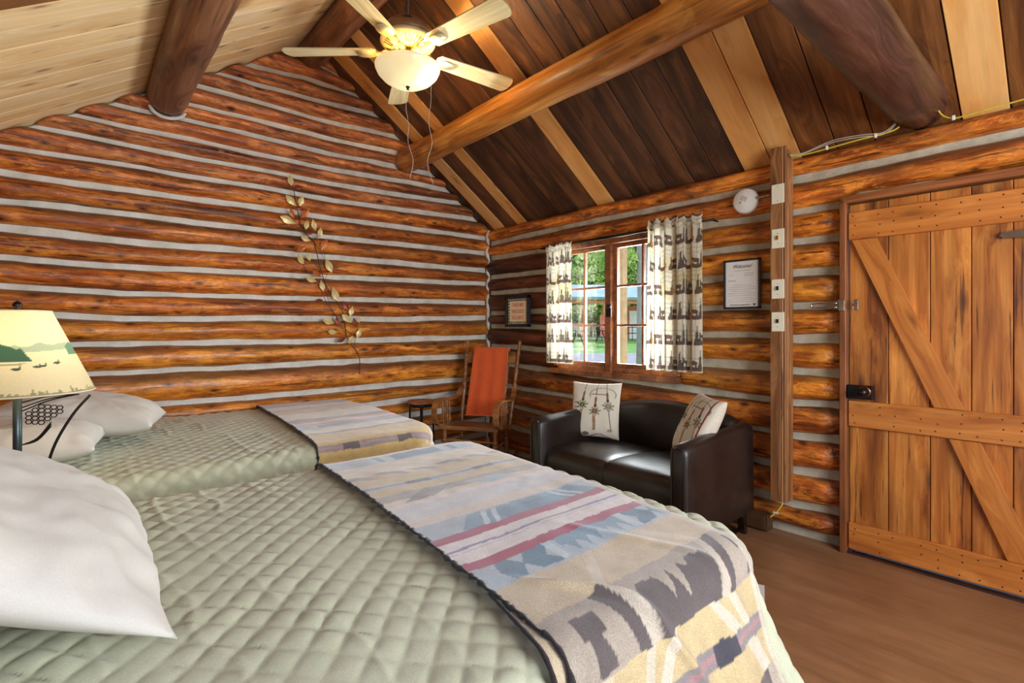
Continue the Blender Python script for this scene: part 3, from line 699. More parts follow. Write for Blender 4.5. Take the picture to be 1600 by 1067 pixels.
for z, kind, lab in ((2.056, 'blank', 'plain blank ivory plate, topmost on the grooved board'), (1.79, 'light', 'ivory switch plate with a pale toggle, second from the top on the grooved board'), (1.49, 'dark', 'ivory switch plate with a dark toggle just above the lowest one'), (1.295, 'dark', 'ivory plate with a dark toggle, lowest on the grooved board')):
    sp = empty('switch_plate', (3.1795, 1.252, z)); tag(sp, lab, 'switch', 'plates on the grooved board')
    boxo('plate', (-.003, 0, 0), (.006, .072, .115), M['ivory'], sp, .0025)
    for s in (-1, 1):
        q = latheo('screw', [(.0001, 0), (.003, 0), (.003, .0012), (.0001, .0014)], M['grey_plastic'], sp, 8, cap=False); q.matrix_local = Matrix.Translation((-.006, 0, s*(.03 if kind != 'blank' else .042))) @ Matrix.Rotation(-PI/2, 4, 'Y')
    if kind != 'blank': boxo('toggle', (-.009, 0, .004), (.014, .011, .024), M['brass'] if kind == 'light' else M['black'], sp, .002)

# ------------------------------------------------------------------ beds
def roll(d, Rc, r, flare=.20):
    """profile: outward offset and drop for distance d past the inner core"""
    h = np.minimum(d, Rc); v = np.zeros_like(d)
    e = np.clip(d-Rc, 0, None); al = r*PI/2
    a = np.clip(e/r, 0, PI/2); h = h+r*np.sin(a); v = v+r*(1-np.cos(a))
    e2 = np.clip(e-al, 0, None); v = v+e2; h = h+flare*e2/.4*(.5+e2)
    return h, v
def sheet(p, q, rect, Rc, r, top, skew=0, crown=.012):
    """wrap a flat sheet (p,q arrays) over a mattress"""
    x0, x1, y0, y1 = rect
    cx0, cx1, cy0, cy1 = x0-5, x1-Rc-r, y0+Rc+r, y1-Rc-r
    # sheet coordinates: inside equals x,y ; outside arc length
    px = np.clip(p, cx0, cx1); qy = np.clip(q, cy0, cy1)
    dx = p-px; dy = q-qy; d = np.hypot(dx, dy)+1e-9
    h, v = roll(d, Rc, r)
    nx, ny = dx/d, dy/d
    X = px+nx*h; Y = qy+ny*h
    Z = top-v+crown*np.clip(1-((Y-(y0+y1)/2)/((y1-y0)/2))**2, 0, 1)
    # hanging folds on the corner
    cor = np.abs(nx*ny)*2*np.clip((v-.08)/.3, 0, 1)
    ph = np.arctan2(ny, nx)
    X = X+nx*cor*.035*np.sin(ph*9); Y = Y+ny*cor*.035*np.sin(ph*9)
    X = X-skew*(y1-Y)*np.clip((X-x0)/(x1-x0), 0, 1)
    return np.stack([X, Y, Z], -1)
def normals(P):
    a = np.gradient(P, axis=0); b = np.gradient(P, axis=1); n = np.cross(a, b); n /= np.linalg.norm(n, axis=-1, keepdims=True)+1e-12
    s = np.sign(n[n.shape[0]//2, n.shape[1]//2, 2]); return n*s
BEDS = {'near': dict(rect=(XL+.06, 1.57, .60, 2.17), Rc=.12, r=.065, top=.672, skew=.05), 'far': dict(rect=(XL+.06, 1.72, 2.50, 4.13), Rc=.12, r=.07, top=.664, skew=.05)}
def make_bed(key, lab):
    b = BEDS[key]; x0, x1, y0, y1 = b['rect']; x1 -= .12 if key == 'near' else .12
    o = empty('bed', ((x0+x1)/2, (y0+y1)/2, 0)); tag(o, lab, 'bed', 'two beds side by side')
    cx, cy = (x0+x1)/2, (y0+y1)/2; W = y1-y0-.12; L = x1-x0
    boxo('mattress', (0, 0, .515), (L, W, .26), M['linen'], o, .05, 4, smooth=True)
    boxo('box_spring', (0, 0, .28), (L, W, .2), M['linen'], o, .02)
    boxo('bed_frame', (0, 0, .16), (L-.04, W-.06, .04), M['black'], o)
    for sx in (-1, 1):
        for sy in (-1, 1): boxo('leg', (sx*(L/2-.12), sy*(W/2-.12), .07), (.05, .05, .14), M['black_wood'], o)
    boxo('headboard', (-L/2-.02, 0, .55), (.035, W, 1.1), M['post'], o, .01)
make_bed('near', 'nearest bed with a sage quilt and blue and crimson striped runner'); make_bed('far', 'farther bed against the log wall with a yellow ended runner')
def quilt(key, lab, p1, q0, q1):
    b = BEDS[key]; x0, x1, y0, y1 = b['rect']
    st = .0065 if key == 'near' else .0085
    p = np.arange(x0, p1, st); q = np.arange(q0, q1, st); Pp, Q = np.meshgrid(p, q, indexing='ij')
    P = sheet(Pp, Q, b['rect'], b['Rc'], b['r'], b['top']-.004, b['skew'])
    N = normals(P)
    c = .060; a_ = (Pp+Q)/1.414/c*PI*1.3; b2_ = (Pp-Q)/1.414/c*PI*1.3
    wob = .45*vnoise(Pp, Q, 4, 2, 3)
    puff = np.abs(np.sin(a_/1.3+wob))**.42*np.abs(np.sin(b2_/1.3-wob))**.42
    amp = .0088
    H = amp*(puff-.4)*(1+.4*vnoise(Pp, Q, 7, 2, 5))+.005*vnoise(Pp*1.0, Q*1.0, 4, 3, 9)
    # soft lengthwise wrinkles
    s_ = (Pp+.12*Q)*6.5+.55*vnoise(Pp, Q, 1.8, 3, 21); rid = np.exp(-((s_-np.round(s_))/.055)**2)*np.clip(vnoise(Pp, Q, 2.0, 2, 30)*1.5+.5, 0, 1)
    H = H+.0035*rid
    P = P+N*H[..., None]
    P[..., 2] = np.maximum(P[..., 2], .03)
    o = grid('quilt', P, M['quilt'])
    tag(o, lab, 'quilt', 'sage quilts on the beds'); return o
quilt('near', 'sage green diamond stitched quilt spread over the nearest bed', 1.98, .10, 2.7)
quilt('far', 'sage green diamond stitched quilt on the bed against the log wall', 2.1, 2.1, 4.16)

# ---- woven runners
def lin(c): return np.array(srgb(*c)[:3])
K_ = {k: lin(v) for k, v in dict(cream=(214, 200, 180), tan=(202, 182, 150), yel=(202, 178, 132), gold=(196, 160, 92), bg=(172, 182, 190), blue=(118, 146, 166), teal=(78, 112, 134), crim=(164, 54, 82), wh=(222, 210, 206), pur=(138, 130, 160), tau=(98, 88, 86), taul=(172, 158, 142), gr=(142, 132, 130), dk=(72, 70, 78), pk=(196, 130, 130), lb=(190, 200, 206)).items()}
def runner_cols(a, q, kind):
    col = np.empty(a.shape+(3,)); col[:] = K_['tan']
    def setc(m, k, f=1.0):
        mm = np.clip(m.astype(float), 0, 1)*f; col[:] = col*(1-mm[..., None])+K_[k]*mm[..., None]
    nn = vnoise(a, q, 30, 3, 4)
    q = q+.004*vnoise(a, q, 20, 3, 8)
    B = lambda lo, hi: (q >= lo) & (q < hi)
    m = np.abs(a-.41)
    if kind == 'near':
        setc(B(2.08, 3), 'wh'); setc(B(2.10, 2.14), 'crim', .8); setc(B(1.95, 2.08), 'bg'); setc(B(1.97, 2.07) & ((m < .12) | ((m > .17) & (m < .2))), 'teal', .8)
        setc(B(1.78, 1.95), 'cream'); setc(B(1.76, 1.80) & (np.sin(a*46+q*60) > -.3), 'gr', .9); setc(B(1.735, 1.76) & (np.sin(a*46+q*60) > .5), 'gr', .8)
        setc(B(1.64, 1.735), 'yel', .8); setc(B(1.60, 1.64), 'bg'); setc(B(1.612, 1.63), 'pur'); setc(B(1.605, 1.637) & ((np.abs(a-.22) < .05) | (np.abs(a-.52) < .05)), 'tau')
        setc(B(1.53, 1.60), 'yel', .8); setc(B(1.41, 1.53), 'cream'); setc(B(1.47, 1.53), 'gr', .7); setc(B(1.44, 1.53) & (np.abs(a-.14-(q-1.44)*1.3) < .06), 'gr', .9); setc(B(1.44, 1.5) & (np.abs(a-.5+(q-1.44)*1.3) < .08), 'bg')
        setc(B(1.23, 1.43), 'wh', .9); setc(B(1.3, 1.4), 'lb', .5); setc(B(1.23, 1.3), 'cream', .6)
        setc(B(1.13, 1.235), 'bg'); setc(B(1.13, 1.225) & (m < .30-(q-1.13)*.8), 'blue', .9); setc(B(1.13, 1.2) & (m < .2), 'teal', .35)
        for k in (.17, .21): setc(B(1.13, 1.225) & (np.abs(m-k+(q-1.13)*.5) < .01), 'lb')
        setc(B(1.095, 1.135), 'crim'); setc(B(.98, 1.095), 'wh'); setc(B(1.045, 1.056), 'pur'); setc(B(1.03, 1.034), 'pur', .5)
        setc(B(.94, .98), 'crim'); setc(B(.84, .94), 'bg')
        e = m+(q-.89)*.0
        setc(B(.85, .94) & (m < .13) & ((q-.85) > .05*np.abs(np.sin(a*70))), 'blue', .9)
        arr = np.abs(q-.893)
        setc(B(.85, .94) & (m > .19-arr*.7) & (m < .27-arr*.7), 'teal', .95); setc(B(.845, .94) & (m > .285+arr*.6-.02) & (m < .345-arr*.3), 'teal', .9)
        setc(B(.85, .94) & (np.abs(m-.155) < .012), 'lb')
        setc(B(.70, .84), 'tan'); setc(B(.70, .84) & (np.abs(m-.10-(.84-q)*.7) < .018), 'cream', .7)
        t0, t1 = .70, .56
    else:
        q = q-.01
        setc(B(3.85, 4.5), 'gr', .8); setc(B(3.93, 3.97), 'pk', .6); setc(B(3.70, 3.85), 'cream'); setc(B(3.62, 3.70), 'gr', .5); setc(B(3.45, 3.62), 'gold', .7); setc(B(3.53, 3.56), 'pk', .35)
        setc(B(3.2, 3.45), 'cream'); setc(B(3.12, 3.2), 'gr', .9); setc(B(3.12, 3.18) & (m < .25), 'tau', .4)
        setc(B(3.065, 3.12), 'pk', .8); setc(B(3.03, 3.065), 'wh'); setc(B(2.985, 3.03), 'pk', .7)
        setc(B(2.87, 2.985), 'bg'); setc(B(2.9, 2.97) & (m < .28), 'gr', .8); setc(B(2.77, 2.87), 'cream'); setc(B(2.735, 2.77), 'gr', .9); setc(B(2.735, 2.76) & (m < .2), 'tau', .5)
        setc(B(1, 2.735), 'gold', .8); 
        t0, t1 = 2.40, 2.26
    # saw-tooth band
    b = (t0-q)/(t0-t1)
    S = (b >= 0) & (b < 1)
    if kind == 'near': setc(S, 'taul')
    else: setc(S, 'tau', .5)
    tooth = .25+.55*np.abs(((a*19) % 1)-.5)*2*(.5+.5*np.cos(a*31))
    e = m-.05*(1-b)
    setc(S & (e < .13) & (b > tooth), 'tau'); setc(S & (e > .165) & (e < .205), 'tau'); setc(S & (e > .135) & (e < .165), 'cream', .6)
    hk = m-.25
    setc(S & (hk > .03) & (hk < .10) & (b > .25) & (b < .55), 'tau'); setc(S & (hk > .06-(b-.4)*.06) & (hk < .085) & (b > .3) & (b < .95), 'tau')
    y_ = (q < t1) if kind == 'near' else (q < t1-9); setc(y_, 'yel', .9); setc(y_ & (np.abs(m-.09-(t1-q)*.9) < .02), 'cream', .9); setc(y_ & (np.abs(m-.17-(t1-q)*.5) < .015), 'cream', .8); setc(y_ & (np.abs(m-.33) < .03), 'cream', .6)
    st0 = (t1-.075) if kind == 'near' else 2.525
    s1 = (q < st0) & (q > st0-.04); setc(s1, 'gr'); setc(s1 & (np.abs(q-st0+.02) < .006), 'pk', .5)
    setc(s1 & ((np.abs(a-.18) < .045) | (np.abs(a-.5) < .045)), 'dk' if kind == 'near' else 'tau')
    if kind == 'near':
        t2 = st0-.11; b = (t2-q)/.11; S2 = (b > 0) & (b < 1); setc(S2, 'taul', .8); setc(S2 & (m > .05) & (m < .26) & ((b < .3) | (b > .7) | (m < .09) | (m > .21)), 'tau'); setc(b >= 1, 'tan')
    # edge of foot side: pale binding
    setc(a > .70, 'cream', .7)
    f = (1+.08*nn)[..., None]
    return col*f
def runner(key, lab, xs, q0, q1, tilt=0):
    b = BEDS[key]; a = np.arange(0, .725, .0045); q = np.arange(q0, q1, .0045); A, Q = np.meshgrid(a, q, indexing='ij')
    Pp = xs+A+tilt*(Q-1.4)
    P = sheet(Pp, Q, b['rect'], b['Rc'], b['r'], b['top']+.009, b['skew'], crown=.014); N = normals(P)
    if key == 'near':
        s_ = np.abs((A-.12)*1.0+(Q-.80)*.75); fold = .016*np.exp(-(s_/.018)**2)*np.clip((.95-Q)/.2, 0, 1)*np.clip((.9-Q)*8, 0, 1)
        s2 = np.abs((A-.42)+(Q-.9)*.5); fold = fold+.006*np.exp(-(s2/.02)**2)*np.clip((1.1-Q)*4, 0, 1)
    else: fold = 0
    H = .006+.004*(vnoise(A, Q, 5, 3, 6)+.6)+fold
    hang = np.clip((b['top']-P[..., 2]-.05)/.3, 0, 1)
    H = H+hang*.02*(1+np.sin(A*24+1))
    P = P+N*H[..., None]
    o = grid('bed_runner', P, M['wool'], cols=runner_cols(A, Q, 'near' if key == 'near' else 'far'), thick=-.004)
    tag(o, lab, 'blanket', 'folded blankets across the bed ends')
    # whipstitched dark edge
    k = P.shape[1]; pts = [tuple(P[0, i]+N[0, i]*.002+np.array([random.uniform(-.003, .002), 0, 0])) for i in range(0, k, 2)]
    rad = [.0035+.0055*random.random()**2 for _ in pts]
    e = tubeo('edge_stitching', pts, rad, M['binding'], o, 6)
    if key == 'near':
        a2 = np.linspace(-.034, .004, 8); q2 = np.arange(q0, .86, .006); A2, Q2 = np.meshgrid(a2, q2, indexing='ij'); ta = np.clip((.86-Q2)/.25, 0, 1)
        Ph = sheet(xs+A2*ta+tilt*(Q2-1.4), Q2, b['rect'], b['Rc'], b['r'], b['top']+.004, b['skew'], crown=.014); Nh = normals(Ph); Ph = Ph+Nh*.010
        cc_ = np.empty(A2.shape+(3,)); cc_[:] = K_['tan']; h = grid('folded_hem', Ph, M['wool'], o, cols=cc_)
        tubeo('edge_stitching', [tuple(Ph[0, i]) for i in range(0, Ph.shape[1], 2)], [.004+.002*random.random() for _ in range(0, Ph.shape[1], 2)], M['binding'], o, 6)
    return o
runner('near', 'blue and crimson patterned wool blanket across the nearest bed', .74, .20, 2.30, tilt=.055)
runner('far', 'cream and yellow patterned wool blanket across the far bed', .91, 2.18, 4.12, tilt=.05)

def pillow(name, L, W, T, m, seed=1, colf=None, n=60, pinch=.06, sharp=.5, wrinkle=.006, parent=None):
    u = np.linspace(-1, 1, n); U, V = np.meshgrid(u, u, indexing='ij')
    prof = (np.clip(1-np.abs(U)**2.6, 0, 1)**sharp)*(np.clip(1-np.abs(V)**2.6, 0, 1)**sharp)
    ox = L/2*U*(1-pinch*(1-V**2)*np.abs(U)**3); oy = W/2*V*(1-pinch*(1-U**2)*np.abs(V)**3)
    wr_ = wrinkle*vnoise(U*1.5, V*1.5, 1.6, 4, seed)
    ang = np.arctan2(V, U); rad_ = np.hypot(U, V)
    wr_ = wr_+wrinkle*.8*np.sin(ang*22+3*vnoise(U, V, 2, 2, seed+3))*np.clip(rad_-.55, 0, 1)**1.2
    zt = T/2*prof+wr_*np.clip(prof*3, 0, 1); zb = -T/2*.8*prof
    P = np.stack([ox, oy, zt], -1); Q = np.stack([ox, oy, zb], -1)[::-1]
    o = bpy.data.objects
    cols = colf(U, V) if colf else None
    # one closed mesh
    n2 = n; verts = np.concatenate([P.reshape(-1, 3), np.stack([ox, oy, zb], -1).reshape(-1, 3)])
    idx = np.arange(n*n).reshape(n, n); f1 = np.stack([idx[:-1, :-1], idx[1:, :-1], idx[1:, 1:], idx[:-1, 1:]], -1).reshape(-1, 4); f2 = f1[:, ::-1]+n*n
    me = bpy.data.meshes.new(name); me.from_pydata(verts.tolist(), [], np.concatenate([f1, f2]).tolist())
    if cols is not None:
        ca = me.color_attributes.new('Col', 'FLOAT_COLOR', 'POINT'); c4 = np.ones((2*n*n, 4), np.float32); c4[:n*n, :3] = cols.reshape(-1, 3); c4[n*n:, :3] = cols.reshape(-1, 3).mean(0); ca.data.foreach_set('color', c4.reshape(-1))
    bm = bmesh.new(); bm.from_mesh(me); bmesh.ops.remove_doubles(bm, verts=bm.verts, dist=1e-5); bmesh.ops.recalc_face_normals(bm, faces=bm.faces); bm.to_mesh(me); bm.free()
    me.update()
    return link(name, me, m, parent, True)
def place(o, loc, rot): o.location = loc; o.rotation_euler = tuple(math.radians(a) for a in rot); return o
# big pillow on the near bed and its pile
o = place(pillow('pillow', .80, .76, .23, M['linen'], 3, sharp=.6, wrinkle=.014, pinch=.07), (-.20, 1.43, .915), (0, 30, -1)); tag(o, 'large white pillow filling the left foreground on the nearest bed', 'pillow', 'white bed pillows')
o = place(pillow('pillow', .34, .66, .15, M['linen'], 5), (-.30, 1.13, .745), (0, 4, 6)); tag(o, 'cream pillow mostly hidden under the large foreground pillow', 'pillow', 'white bed pillows')
o = place(pillow('pillow', .62, .48, .23, M['linen'], 9, sharp=.45, wrinkle=.008), (.06, 3.36, .815), (0, 8, -14)); tag(o, 'white pillow on top of another, farther back on the far bed', 'pillow', 'white bed pillows')
o = place(pillow('pillow', .62, .46, .20, M['linen'], 12, sharp=.45, wrinkle=.008), (-.20, 2.98, .775), (0, 4, -8)); tag(o, 'flatter white pillow behind the lamp pole on the far bed', 'pillow', 'white bed pillows')
o = place(pillow('pillow', .5, .46, .16, M['linen'], 15, sharp=.45, wrinkle=.008), (-.3, 3.5, .80), (0, 14, 4)); tag(o, 'white pillow at the head of the far bed behind the lamp', 'pillow', 'white bed pillows')

# ------------------------------------------------------------------ nightstand + lamp
ns = empty('nightstand', (-.22, 2.36, 0)); tag(ns, 'wooden nightstand between the two beds under the lamp', 'table')
boxo('tabletop', (0, 0, .60), (.52, .30, .025), M['stool'], ns, .004); boxo('cabinet_body', (0, 0, .46), (.46, .26, .24), M['stool'], ns, .004)
q = boxo('drawer', (.235, 0, .48), (.02, .22, .14), M['stool'], ns, .004); latheo('knob', [(.001, 0), (.012, .002), (.012, .012), (.001, .016)], M['bronze'], q, 12).rotation_euler = (0, PI/2, 0)
for sx in (-1, 1):
    for sy in (-1, 1): boxo('leg', (sx*.2, sy*.1, .17), (.04, .04, .34), M['stool'], ns)
LX, LY = -.138, 2.40
lp = empty('table_lamp', (LX, LY, .613)); tag(lp, 'metal table lamp with a cream shade printed with a lake scene', 'lamp')
latheo('base', [(.001, 0), (.09, 0), (.09, .012), (.03, .022), (.012, .04), (.001, .04)], M['bronze'], lp, 24)
latheo('pole', [(.012, .03), (.012, .50)], plain('grey green metal', srgb(70, 82, 84), .35, .6), lp, 14)
tubeo('curved_branch', spline([(.10, 0, .02), (.07, .0, .10), (.09, -.0, .22), (.14, 0, .33), (.19, 0, .40)], 6), .005, M['bronze'], lp, 6)
for dz in (0, .012, .03): tubeo('pine_needle', spline([(.012, 0, .36+dz), (.08, .0, .39+dz*.5), (.16, 0, .405)], 5), .0022, M['bronze'], lp, 5)
for dz in (0, .014, .028): tubeo('pine_needle', spline([(.012, 0, .245), (.05, .0, .255+dz*.3), (.085, 0, .30+dz*.5)], 5), .0022, M['bronze'], lp, 5)
bm = bmesh.new(); cn = 0
for i in range(6):
    for j in range(-2, 3):
        x = .028+i*.016; zz = .335+j*.014+(i % 2)*.007+i*.004
        if abs(j+.5*(i % 2)) > [1.6, 2.3, 2.4, 2.2, 1.8, 1.2][i]: continue
        tube(bm, [(x+.0085*math.cos(t*PI/3), 0, zz+.0075*math.sin(t*PI/3)) for t in range(7)], .0019, 4, cap=False)
from_bm('pine_cone_ornament', bm, M['bronze'], lp, True)
# shade
th = np.linspace(0, 2*PI, 260); hh = np.linspace(0, 1, 130); TH, HH = np.meshgrid(th, hh, indexing='ij')
rb, rt, hS = .205, .088, .275
rr = rb+(rt-rb)*HH
P = np.stack([rr*np.cos(TH), rr*np.sin(TH), .425+hS*HH], -1)
sc0 = np.empty(TH.shape+(3,)); sc0[:] = lin((240, 226, 184))
def paint(m, c, f=1.0): sc0[:] = np.where(m[..., None], sc0*(1-f)+lin(c)*f, sc0)
fa = np.arctan2(-.9991*np.cos(TH)*0-np.sin(TH), -np.cos(TH))  # angle
az = (TH+PI/2+math.atan2(LX, LY)) ; az = (az+PI) % (2*PI)-PI      # 0 faces the camera; positive to the right
hill = .56+.05*vnoise(az, az*0, 3, 3, 2)-.16*np.clip(np.abs(az+.30)-.15, 0, 9)**1.0-.55*np.clip(az-.05, 0, 9)
far_ = .585+.03*vnoise(az, az*0+3, 4, 3, 5)+.03*az
paint((HH < far_) & (HH > .50+.03*az) & (az > -.2), (150, 178, 152), .8); paint((HH < hill) & (HH > .40), (72, 104, 84)); paint((HH < .405) & (HH > .36) & (az < .15) & (vnoise(az, HH*9, 6, 2, 7) > 0), (110, 130, 96), .8)
paint((HH < .62) & (HH > .46+.12*(1.25-az)*0) & (az > .98) & (HH > .46) & (HH < .62-.2*np.abs(az-1.25)), (110, 146, 126))
for gx, gh in ((-.02, .315), (.28, .335), (.36, .34), (.62, .37)):
    dx_, dz_ = (az-gx)/.07, (HH-gh)/.014; paint(dx_**2+dz_**2 < 1, (84, 92, 70)); paint((np.abs(az-gx-.055) < .012) & (HH > gh) & (HH < gh+.035), (84, 92, 70))
gb = .02+.10*np.abs(np.sin(az*61+np.sin(az*17)*2))**3*(.5+.5*vnoise(az, az*0, 9, 2, 3)); paint(HH < gb, (122, 128, 84), .75)
sh = grid('lamp_shade', P, M['shade'], lp, cols=sc0); sh['label'] = 'cream shade printed with hills, geese and reeds'
for rr_, zz in ((rb, .425), (rt, .425+hS)):
    tubeo('shade_rim', [(rr_*math.cos(t*PI/24), rr_*math.sin(t*PI/24), zz) for t in range(49)], .0025, M['cream_card'], lp, 5)
tubeo('shade_spider', [(-rt, 0, .69), (rt, 0, .69)], .002, M['bronze'], lp, 5)
light('POINT', 'lamp_bulb', (LX, LY, .613+.56), 1.5, (1, .84, .62), shadow_soft_size=.03)
latheo('socket', [(.012, .5), (.018, .52), (.018, .56), (.001, .56)], M['bronze'], lp, 12)
latheo('finial', [(.001, .70), (.012, .703), (.006, .71), (.014, .717), (.010, .728), (.001, .735)], M['bronze'], lp, 10)
latheo('harp_rod', [(.003, .56), (.003, .70)], M['bronze'], lp, 6)

# ------------------------------------------------------------------ sofa
sf = empty('loveseat', (2.78, 1.93, 0)); tag(sf, 'dark brown leather tub loveseat under the window', 'sofa')
def shell(name, path, zt, thick, m, parent, zb=.17, lean=None):
    """upright padded wall following a path, rounded top and vertical ends"""
    P = [Vector((p[0], p[1], 0)) for p in path]; n = len(P); bm = bmesh.new(); rings = []
    for i in range(n):
        t = (P[min(i+1, n-1)]-P[max(i-1, 0)]).normalized(); nn = Vector((t.y, -t.x, 0)); h = zt[i]; T = thick/2
        ring = []; prof = [(-T, zb), (-T*1.0, zb+.1), (-T*1.02, h-.18), (-T*1.0, h-T*.9)]
        for k in range(1, 6): a = PI-PI*k/6; prof.append((T*math.cos(a), h-T*.9+T*.9*math.sin(a)))
        prof += [(T, h-T*.9), (T*1.05, h-.18), (T*1.1, zb+.1), (T*1.1, zb)]
        ln = lean[i] if lean else 0
        e = 1
        if i in (0, n-1): e = .72
        for w_, z_ in prof:
            ring.append(bm.verts.new(P[i]+nn*(w_*e+ln*(z_-zb))+Vector((0, 0, z_ if e == 1 else zb+(z_-zb)*.985))))
        rings.append(ring)
    k = len(rings[0])
    for a, b in zip(rings, rings[1:]):
        for j in range(k): bm.faces.new((a[j], a[(j+1) % k], b[(j+1) % k], b[j]))
    bm.faces.new(rings[0]); bm.faces.new(rings[-1])
    return from_bm(name, bm, m, parent, True)
def L_(p): return (p[0]-2.78, p[1]-1.93)
yR, yL_, xf, xb = 1.405, 2.46, 2.33, 3.12
def armpath(y, s):
    return [L_((xf, y)), L_((xf+.02, y)), L_((xf+.12, y)), L_((xf+.3, y)), L_((xf+.5, y)), L_((xf+.66, y)), L_((xf+.75, y+s*.005)), L_((xf+.805, y+s*.04))]
za = [.645, .66, .668, .675, .682, .688, .69, .692]
shell('arm', armpath(yR, 1), za, .10, M['leather'], sf)
shell('arm', armpath(yL_, -1)[::-1], za[::-1], .10, M['leather'], sf)
nb = 15; bp = []; bz = []
for i in range(nb):
    f_ = i/(nb-1); y = yR+.05+(yL_-yR-.1)*f_; bp.append(L_((xb+.0, y))); bz.append(.692+.065*math.sin(PI*f_)**.7)
shell('backrest', bp, bz, .13, M['leather'], sf)
# piping along arm fronts
for y in (yR, yL_): tubeo('arm_piping', spline([(xf-.0-2.78, y-.036-1.93, .18), (xf-2.78, y-.036-1.93, .60), (xf-2.78, y-.02-1.93, .636), (xf-2.78, y-1.93, .645), (xf-2.78, y+.02-1.93, .636), (xf-2.78, y+.036-1.93, .60), (xf-2.78, y+.036-1.93, .18)], 5), .0035, M['leather'], sf, 5)
# seat: two joined halves with a soft crown
def seat_half(y0, y1):
    n1, n2 = 26, 22; s = np.linspace(0, 1, n1); tt = np.linspace(0, 1, n2); Sg, Tg = np.meshgrid(s, tt, indexing='ij')
    # profile along s: from back of seat to front edge then down the front
    prof = spline([(3.02, 0, .44), (2.85, 0, .462), (2.6, 0, .478), (2.44, 0, .472), (2.385, 0, .445), (2.365, 0, .40), (2.362, 0, .33), (2.365, 0, .18)], 4)
    px = np.interp(s, np.linspace(0, 1, len(prof)), [p.x for p in prof]); pz = np.interp(s, np.linspace(0, 1, len(prof)), [p.z for p in prof])
    edge = np.sin(PI*tt)**.35
    X = px[:, None]+(1-edge)[None, :]*.012*(s[:, None] > .5); Y = (y0+(y1-y0)*Tg); Z = pz[:, None]-(1-edge)[None, :]*.016*(s[:, None] < .75)
    X = X-.0*Tg
    Pq = np.stack([X-2.78, Y-1.93, Z], -1)
    return grid('seat_cushion', Pq, M['leather'], sf)
ym = (yR+yL_)/2
seat_half(yR+.045, ym); seat_half(ym, yL_-.045)
boxo('seat_base', ((2.39+3.05)/2-2.78, 0, .30), (.62, yL_-yR-.02, .25), M['leather'], sf, .01)
for sx, sy in ((2.43, yR+.03), (3.08, yR+.03), (2.43, yL_-.03), (3.08, yL_-.03)):
    s = 1 if sx > 2.8 else -1; bm = bmesh.new()
    v = [(0, -.022, .175), (0, .022, .175), (s*.09, .022, .175), (s*.09, -.022, .175)]; w2 = [(s*.07, -.02, 0), (s*.07, .02, 0), (s*.105, .02, 0), (s*.105, -.02, 0)]
    mid = [(s*.05, -.021, .09), (s*.05, .021, .09), (s*.095, .021, .09), (s*.095, -.021, .09)]
    rg = [[bm.verts.new((p[0]-s*.045, p[1], p[2])) for p in r_] for r_ in (v, mid, w2)]
    for a, b in zip(rg, rg[1:]):
        for j in range(4): bm.faces.new((a[j], a[(j+1) % 4], b[(j+1) % 4], b[j]))
    bm.faces.new(rg[0]); bm.faces.new(rg[-1]); o = from_bm('leg', bm, M['black_wood'], sf); o.location = (sx-2.78, sy-1.93, 0)
tubeo('side_stretcher', [(2.40-2.78, yR+.03-1.93, .03), (3.1-2.78, yR+.03-1.93, .03)], .012, M['black_wood'], sf, 6)
# throw pillows
def embroid(U, V, flip=False, edge=False):
    base = np.empty(U.shape+(3,)); base[:] = lin((226, 214, 194))
    def p(m, c, f=.9): base[:] = np.where(m[..., None], base*(1-f)+lin(c)*f, base)
    X = (U if not flip else -U)*.82
    Y = V*.86
    # three hanging lures: cord, bead body, tassels, wooden handle
    for cx, cy, c1, tilt in ((-.38, .12, (70, 84, 60), .12), (.05, -.06, (150, 60, 44), .04), (.48, .10, (150, 120, 120), -.16)):
        lx = X-cx-(Y-cy)*tilt
        p((np.abs(lx) < .012) & (Y > cy+.18), (96, 90, 84)); p((np.abs(lx) < .035) & (Y > cy+.14) & (Y < cy+.42), (132, 74, 66)); p((np.abs(lx) < .045) & (Y > cy+.12) & (Y < cy+.2), (60, 50, 60))
        rr2 = np.hypot(lx/.16, (Y-cy)/.11); an = np.arctan2(Y-cy, lx)
        p((rr2 < 1+.35*np.sin(an*9)) , (112, 122, 92), .85); p((np.abs(lx) < .075) & (np.abs(Y-cy) < .055), c1)
        p((np.abs(lx) < .018) & (np.abs(Y-cy) < .02), (214, 190, 80))
        p((np.abs(lx-.015*np.sin(Y*9)) < .05) & (Y < cy-.13) & (Y > cy-.62+abs(tilt)*1.2), (158, 112, 70)) if tilt > 0 else p((np.abs(lx) < .016) & (Y < cy-.1) & (Y > cy-.7), (80, 84, 80))
    for s_ in (-1, 1): p((np.abs(Y-(.12+s_*.07)) < .018) & (X < -.5) & (X > -.66), (60, 50, 44))
    d = np.abs(np.hypot((X-.28)/.42, (Y-.45)/.22)-1); p((d < .045) & (Y > .36), (112, 126, 116), .8)
    p((np.abs(Y-.46) < .012) & (X > -.1) & (X < .45), (90, 84, 84), .8)
    w_ = -.80+.05*np.sin(X*8); p((np.abs(Y-w_) < .014) & (np.abs(X) < .6), (74, 52, 48)); p(np.hypot((X+.25)/.12, (Y+.76)/.06) < 1, (106, 66, 44)); p(np.hypot((X-.55)/.09, (Y+.62)/.05) < 1, (160, 60, 60), .6)
    if edge: p(np.abs(U-.80) < .022, (138, 36, 36), 1)
    return base
o = pillow('throw_pillow', .36, .40, .13, M['pillow_print'], 21, lambda U, V: embroid(U, V), 110, sharp=.45, wrinkle=.002)
